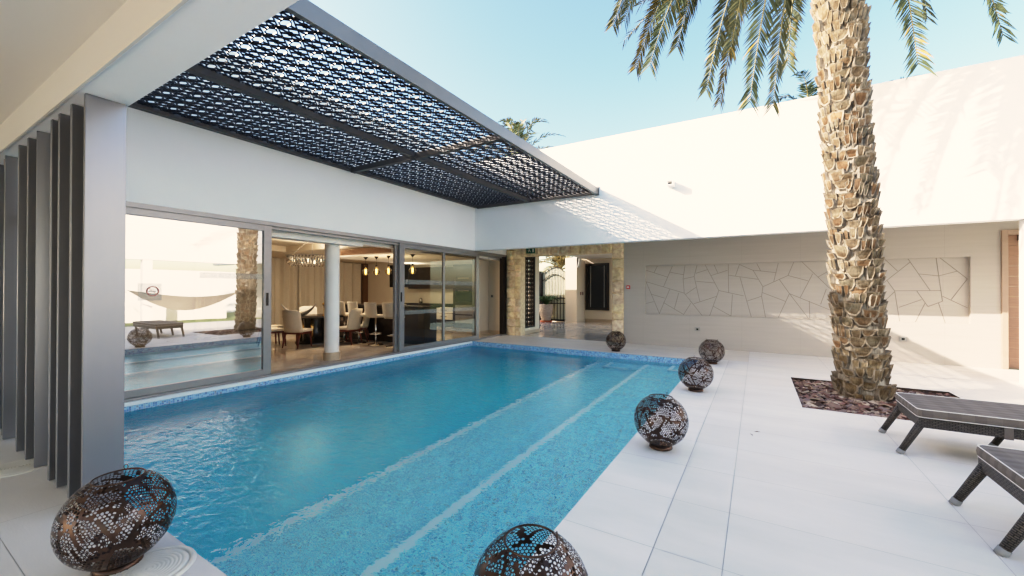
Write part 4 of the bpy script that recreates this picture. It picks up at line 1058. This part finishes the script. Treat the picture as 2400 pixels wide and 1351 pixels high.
while z < 7.3:
    for k in range(NB):
        a = 2*PI*(k+0.5*(row % 2))/NB+rp.uniform(-0.13, 0.13)+row*0.05; zz = z+rp.uniform(-0.05, 0.05)
        c = trunk_c(zz); r0 = core_r(zz); er = Vector((math.cos(a), math.sin(a), 0)); et = Vector((-math.sin(a), math.cos(a), 0)); ez = Vector((0, 0, 1))
        wb = rp.uniform(0.084, 0.112); wt = wb*rp.uniform(0.72, 0.98); h = rp.uniform(0.13, 0.21); prot = rp.uniform(0.055, 0.088)
        if zz > 5.0: prot *= 1.15; h *= 1.1
        nsp = rp.choice([1, 1, 1, 2, 2, 3]); tw = rp.uniform(-0.3, 0.3)
        
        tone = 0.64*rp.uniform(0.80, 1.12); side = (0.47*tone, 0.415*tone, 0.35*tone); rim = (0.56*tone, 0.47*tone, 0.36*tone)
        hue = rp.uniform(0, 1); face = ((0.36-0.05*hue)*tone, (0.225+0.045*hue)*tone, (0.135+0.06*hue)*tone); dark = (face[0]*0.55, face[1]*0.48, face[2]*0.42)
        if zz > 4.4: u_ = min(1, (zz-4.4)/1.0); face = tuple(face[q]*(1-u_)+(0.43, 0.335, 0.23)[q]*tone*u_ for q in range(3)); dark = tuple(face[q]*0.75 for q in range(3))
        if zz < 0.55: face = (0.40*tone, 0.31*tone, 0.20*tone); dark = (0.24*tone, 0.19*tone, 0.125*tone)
        base = c+er*(r0-0.03)
        lean = rp.uniform(-0.25, 0.25)
        def pt(u, v, d): # u across, v up, d out
            uu = u*(wb*0.80+(wt*1.12-wb*0.80)*v)+tw*v*0.08
            return base+et*uu+ez*(v*h+lean*uu*0.5)+er*d+er*(-0.5*uu*uu/r0)
        edges = [-1+2*i/nsp for i in range(nsp+1)]
        for i in range(nsp):
            gp = rp.uniform(0.04, 0.11) if nsp > 1 else 0
            ua, ub = edges[i]+(gp if i else 0), edges[i+1]-(gp if i < nsp-1 else 0)
            dj = rp.uniform(-0.016, 0.016); tj = rp.uniform(-0.16, 0.10)
            hi = 1.0+tj; lo = rp.uniform(0.02, 0.2); um = (ua+ub)/2; wq = (ub-ua)/2
            J = lambda q=0.07: rp.uniform(-q, q)
            prof = [(-1.0, hi+J()), (-0.98+J(), (lo+hi)*0.5+J()), (-0.55+J(0.15), lo+0.06+J(0.04)), (0.1+J(0.3), lo), (0.6+J(0.15), lo+0.07+J(0.04)), (0.98+J(), (lo+hi)*0.5+J()), (1.0, hi+J()), (0.35+J(0.2), hi+0.02+J(0.05)), (-0.35+J(0.2), hi+0.02+J(0.05))]
            def dep(v): return 0.03+prot*(0.45+0.55*max(0, min(1, (v-lo)/(hi-lo))))+dj
            O = [pt(um+wq*u_, v, dep(v)) for (u_, v) in prof]
            ctr = sum(O, Vector())/len(O); s_ = rp.uniform(0.70, 0.84)
            I = [ctr+(q-ctr)*s_-er*0.005 for q in O]
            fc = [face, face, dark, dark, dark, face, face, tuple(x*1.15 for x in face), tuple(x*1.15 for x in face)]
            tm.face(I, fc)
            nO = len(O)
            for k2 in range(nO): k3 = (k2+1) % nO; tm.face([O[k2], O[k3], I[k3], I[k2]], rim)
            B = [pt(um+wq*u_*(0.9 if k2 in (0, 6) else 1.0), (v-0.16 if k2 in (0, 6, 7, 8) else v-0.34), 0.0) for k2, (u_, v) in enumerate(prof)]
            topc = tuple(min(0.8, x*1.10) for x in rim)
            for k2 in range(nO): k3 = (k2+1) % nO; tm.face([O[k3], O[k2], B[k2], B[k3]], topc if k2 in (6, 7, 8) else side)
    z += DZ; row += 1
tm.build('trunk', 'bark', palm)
hub = trunk_c(7.3)+Vector((0, 0, 0.1))
def frond(start, ctrl, ctrl2, tip, wid, tone, seed, parent, n=58, twist=0.0, origin=None, name='frond', flop=0.35, lw=0.016):
    r_ = random.Random(seed); m = MB()
    def bz(t_):
        s = 1-t_; return start*s**3+ctrl*3*s*s*t_+ctrl2*3*s*t_*t_+tip*t_**3
    pts = [bz(i/24) for i in range(25)]
    m.tube(pts, [0.022*(1-i/24)**0.8+0.003 for i in range(25)], 5, (0.34*tone[3], 0.29*tone[3], 0.13*tone[3]))
    for i in range(n):
        t_ = 0.14+0.86*(i+0.5)/n; p = bz(t_); d = (bz(min(1, t_+0.02))-bz(t_-0.02)).normalized()
        side = d.cross(Vector((0, 0, 1)))
        if side.length < 0.12: side = d.cross(Vector((tip-start).cross(Vector((0, 0, 1)))).cross(d)) if False else Vector(((tip-start).y, -(tip-start).x, 0))
        side.normalize(); side = (Matrix.Rotation(twist+0.5*(t_-0.5), 4, d) @ side)
        nr = side.cross(d)
        prof = math.sin(PI*min(1, 0.22+0.78*t_))**0.55 if t_ < 0.95 else 0.55
        prof = max(prof, 0.42)
        for s_ in (-1, 1):
            Lf = wid*prof*r_.uniform(0.82, 1.1)
            fwd = 0.62+0.5*t_+r_.uniform(-0.12, 0.12); vee = r_.uniform(0.05, 0.45)
            dirv = (side*s_+d*fwd+nr*vee).normalized()
            tipp = p+dirv*Lf+Vector((0, 0, -flop*Lf*r_.uniform(0.4, 1.0)))
            mid = p+dirv*Lf*0.5+Vector((0, 0, -0.08*Lf))
            wv = (dirv.cross(nr)).normalized(); w_ = lw*r_.uniform(0.8, 1.2)
            wv = (wv*0.8+nr*r_.uniform(-0.6, 0.6)).normalized()
            tv = r_.uniform(0.75, 1.2); yl = 1.0 if r_.random() < tone[4] else 0.0
            col = tuple(tone[q]*tv*(1-yl)+yl*(0.26, 0.18, 0.05)[q]*tv for q in range(3))
            m.face([p-wv*w_*0.5, p+wv*w_*0.5, mid+wv*w_, mid-wv*w_], col); m.face([mid-wv*w_, mid+wv*w_, tipp], col)
    return m.build(name, 'leaf', parent)
GREEN = (0.078, 0.092, 0.042, 0.8, 0.05); OLIVE = (0.105, 0.102, 0.046, 0.8, 0.10); GOLD = (0.15, 0.115, 0.044, 1.0, 0.28); GREY = (0.105, 0.110, 0.058, 0.8, 0.05)
def hang(tip, tone, seed, wid=0.34, bend=0.9, twist=0.0):
    tip = Vector(tip); out = tip-hub; hz = Vector((out.x, out.y, 0)); L = hz.length; hz.normalize()
    c1 = hub+hz*L*0.55+Vector((0, 0, 0.75)); c2 = tip-hz*L*0.18+Vector((0, 0, bend*1.9))
    frond(hub, c1, c2, tip, wid, tone, seed, palm, 112, twist, lw=0.0145)
vis = [((-2.34, 7.55, 6.50), OLIVE, 0.36), ((-1.95, 7.75, 5.68), GOLD, 0.36), ((-1.64, 7.45, 5.49), GREEN, 0.42), ((-0.74, 7.65, 4.92), GREY, 0.34), ((-0.56, 7.85, 4.73), GOLD, 0.32), ((-0.10, 7.45, 4.48), GREEN, 0.40), ((0.22, 7.75, 4.47), GREY, 0.36), ((1.86, 7.5, 4.55), GREEN, 0.38), ((2.72, 7.75, 4.80), GREEN, 0.36), ((0.35, 6.6, 5.95), GREEN, 0.36), ((-1.25, 7.9, 5.95), OLIVE, 0.38), ((-0.35, 7.2, 5.25), OLIVE, 0.38), ((0.42, 7.95, 5.15), GREEN, 0.36), ((-2.05, 7.3, 6.35), GREY, 0.36), ((2.05, 7.9, 5.35), OLIVE, 0.34)]
for k, (tp, tn, wd) in enumerate(vis): hang(tp, tn, 100+k, wd*1.15, 0.9, [1.0, 0.5, 1.15, 1.0, 0.35, 1.2, 0.6, 1.1, 1.0, 0.8, 0.7, 1.0, 1.2, 0.6, 0.9][k])
for k in range(26):
    a = 2*PI*k/26+rp.uniform(-0.12, 0.12); el = rp.choice([0.15, 0.5, 0.9, 1.2]); L = rp.uniform(2.9, 3.7)
    o_ = Vector((math.cos(a), math.sin(a), 0)); tip = hub+o_*L*math.cos(el*0.8)+Vector((0, 0, L*math.sin(el)*0.75-0.9))
    if tip.z < 6.9: tip.z = 6.9+rp.uniform(0, 0.5)
    frond(hub, hub+o_*L*0.3+Vector((0, 0, 1.0*el+0.4)), tip-o_*L*0.25+Vector((0, 0, 0.5)), tip, 0.42, rp.choice([GREEN, OLIVE, GREY]), 300+k, palm, 40, rp.uniform(-.4, .4))

# chip bed
mm = MB(); x0, x1, y0, y1 = PIT_R
mm.face([(x0, y0, -0.12), (x1, y0, -0.12), (x1, y1, -0.12), (x0, y1, -0.12)], (1, 1, 1))
for (a, b) in (((x0, y0), (x1, y0)), ((x1, y0), (x1, y1)), ((x1, y1), (x0, y1)), ((x0, y1), (x0, y0))):
    mm.face([(a[0], a[1], -0.12), (b[0], b[1], -0.12), (b[0], b[1], -0.002), (a[0], a[1], -0.002)], (6, 6, 6))
struct(mm.build('planting_pit', 'soil'))
cm = MB(); rc = random.Random(9); CC = [(0.17, 0.09, 0.07), (0.28, 0.18, 0.14), (0.10, 0.05, 0.042), (0.38, 0.28, 0.21), (0.21, 0.115, 0.10), (0.46, 0.37, 0.29), (0.06, 0.036, 0.03), (0.26, 0.19, 0.175)]
for k in range(2600):
    L = rc.uniform(0.03, 0.09); wd = L*rc.uniform(0.28, 0.6); th = rc.uniform(0.004, 0.010)
    x = rc.uniform(x0+0.02, x1-0.02); y = rc.uniform(y0+0.02, y1-0.02); zz = rc.uniform(-0.075, -0.035)+0.03*math.exp(-((x-1.3)**2+(y-7.6)**2)/0.5)
    Mx = Matrix.Translation((x, y, zz)) @ Matrix.Rotation(rc.uniform(0, PI*2), 4, 'Z') @ Matrix.Rotation(rc.uniform(-0.45, 0.45), 4, 'X') @ Matrix.Rotation(rc.uniform(-0.4, 0.4), 4, 'Y')
    c = rc.choice(CC); t_ = rc.uniform(0.75, 1.3); cm.box((-L, -wd, -th), (L, wd, th), (c[0]*t_, c[1]*t_, c[2]*t_), Mx)
tag(cm.build('wood_chips', 'mulch'), 'brown bark chips covering the square planting bed', 'wood chips', kind='stuff')

# small fallen leaves on the deck
for (x, y, a, lab) in [(0.0, 5.05, 0.5, 'tiny dark fallen leaf right of the paving joint near the second lantern'), (-0.05, 4.92, 2.0, 'tiny dark twig beside the small leaf on the deck'), (0.28, 2.35, 1.2, 'thin brown twig on the pale paving in the foreground')]:
    m = MB(); L = 0.035; d = Vector((math.cos(a), math.sin(a), 0)); s_ = Vector((-d.y, d.x, 0)); p = Vector((x, y, 0.004))
    m.face([p-d*L, p+s_*0.008+Vector((0, 0, 0.006)), p+d*L, p-s_*0.008+Vector((0, 0, 0.004))], (0.3, 0.2, 0.12)); m.face([p-d*L, p-s_*0.008+Vector((0, 0, 0.004)), p+d*L, p+s_*0.008+Vector((0, 0, 0.006))], (0.3, 0.2, 0.12))
    tag(m.build('fallen_leaf', 'mulch', origin=p), lab, 'leaf', 'fallen leaves on the deck')

# ------------------------------------------------------------------ palms behind the buildings
def bg_palm(x, y, hz, label, seed, tone, n=22, L=2.6, trunk=True):
    t = thing('garden_palm', label, 'palm tree', (x, y, 0), 0, 'palms behind the white walls')
    m = MB(); m.tube([(x, y, 0), (x+0.1, y, hz*0.5), (x, y, hz)], [0.28, 0.22, 0.2], 10, (0.3, 0.24, 0.17)); m.build('trunk', 'bark', t)
    r_ = random.Random(seed); h = Vector((x, y, hz))
    for k in range(n):
        a = 2*PI*k/n+r_.uniform(-0.2, 0.2); el = r_.uniform(0.1, 1.35); o_ = Vector((math.cos(a), math.sin(a), 0)); l_ = L*r_.uniform(0.8, 1.1)
        tip = h+o_*l_*math.cos(el)+Vector((0, 0, l_*math.sin(el)-0.5*math.cos(el)))
        frond(h, h+o_*l_*0.3*math.cos(el)+Vector((0, 0, l_*0.5*math.sin(el)+0.3)), tip-o_*0.3*l_+Vector((0, 0, 0.35)), tip, 0.42, tone, seed*50+k, t, 26, 0, lw=0.022)
LIGHTG = (0.13, 0.15, 0.065, 1.0, 0.12); DARKG = (0.055, 0.078, 0.045, 0.8, 0.0)
bg_palm(-8.75, 15.0, 6.75, 'bright green palm top showing above the pergola edge', 5, LIGHTG, 24, 2.3)
bg_palm(1.45, 16.0, 6.05, 'dark palm tips just left of the big trunk above the white wall', 6, DARKG, 18, 2.3)
bg_palm(3.1, 16.5, 5.95, 'dark palm tips just right of the big trunk above the white wall', 8, DARKG, 18, 2.2)
bg_palm(-9.7, 21.5, 2.6, 'dry looking palm foliage above the arched gate', 12, (0.16, 0.125, 0.065, 1.0, 0.3), 34, 2.2)
bg_palm(-8.3, 22.3, 2.8, 'grey green palm foliage above the right half of the gate', 13, (0.12, 0.115, 0.07, 1.0, 0.2), 34, 2.2)
m = MB(); m.box((-14, 23.2, 0), (-4, 23.5, 2.4)); tag(m.build('garden_wall', 'beige', origin=(-9, 23.3, 0)), 'beige boundary wall beyond the arched gate', 'wall')

# ------------------------------------------------------------------ courtyard side seen in the glass reflections
rw = thing('garden_loggia', 'white loggia opposite the glass doors, seen only as a reflection', 'building', (5.6, 6, 0))
m = MB(); m.box((6.4, 2.6, 2.67), (6.65, YB, 5.0)); m.build('fascia_wall', 'white', rw)
m = MB(); m.box((6.35, 2.2, 0), (6.75, 2.6, 5.0)); m.box((6.42, 6.3, 0), (6.65, 6.6, 2.669)); m.build('column', 'white', rw)
m = MB(); m.box((9.2, 2.0, 0), (9.4, 5.0, 0.85)); m.box((9.2, 6.0, 0), (9.4, 10.5, 0.85)); tag(m.build('garden_parapet', 'white', origin=(9.3, 6, 0)), 'low white garden wall reflected in the left glass door', 'wall')
m = MB(); m.box((15.0, -6.0, 0), (15.3, 22.0, 2.6)); tag(m.build('reflection_fill_wall', 'white', origin=(15, 8, 0)), 'long white wall added beyond the lawn to brighten the left door reflection', 'wall')  # invented sunlit wall out of view, added to brighten the glass reflection
t = thing('hammock', 'pale striped hammock reflected in the left glass door', 'hammock', (6.0, 7.8, 1))
m = MB(); N = 16
for i in range(N):
    u0, u1 = i/N, (i+1)/N
    def hp(u, s_): return (5.6+0.45*s_*math.sin(PI*u)**0.7, 5.6+4.0*u, 1.45-0.55*math.sin(PI*u)-0.30*s_*math.sin(PI*u))
    for s0, s1 in ((-1, -0.33), (-0.33, 0.33), (0.33, 1)): m.face([hp(u0, s0), hp(u0, s1), hp(u1, s1), hp(u1, s0)], smooth=True)
m.build('sling', 'cream', t)
m = MB(); m.tube([(5.6, 5.6, 1.35), (6.42, 5.0, 2.3)], 0.012, 5); m.tube([(5.6, 9.6, 1.35), (6.42, 9.8, 2.2)], 0.012, 5); m.build('ropes', 'rope', t)

# ------------------------------------------------------------------ render settings
scene.view_settings.view_transform = 'Standard'; scene.view_settings.look = 'None'
scene.view_settings.exposure = 0.0; scene.view_settings.gamma = 1.0
scene.render.engine = 'CYCLES'
cy_ = scene.cycles
cy_.use_denoising = True
try: cy_.denoiser = 'OPENIMAGEDENOISE'
except Exception: pass
cy_.max_bounces = 14; cy_.diffuse_bounces = 7; cy_.glossy_bounces = 5; cy_.transmission_bounces = 9; cy_.transparent_max_bounces = 12; cy_.volume_bounces = 0
cy_.caustics_refractive = True; cy_.caustics_reflective = False; cy_.blur_glossy = 0.6
cy_.sample_clamp_indirect = 20.0; cy_.sample_clamp_direct = 0.0
cy_.film_exposure = 3.6
scene.view_settings.use_white_balance = True; scene.view_settings.white_balance_temperature = 7230; scene.view_settings.white_balance_tint = 12
vs = scene.view_settings; vs.use_curve_mapping = True; cmap = vs.curve_mapping; cmap.white_level = (4, 4, 4)   # gentle camera response
cvx = cmap.curves[3]; CP = [(0.0, 0.0), (0.03, 0.018), (0.08, 0.064), (0.2, 0.205), (0.4, 0.45), (0.6, 0.645), (1.0, 0.84), (1.6, 0.935), (2.4, 0.985), (4.0, 1.0)]
cvx.points[0].location = CP[0]; cvx.points[-1].location = (CP[-1][0]/4, CP[-1][1])
for (px_, py_) in CP[1:-1]: cvx.points.new(px_/4, py_)
for p_ in cvx.points: p_.handle_type = 'AUTO_CLAMPED'
cmap.update()
cy_.use_adaptive_sampling = True; cy_.adaptive_threshold = 0.015
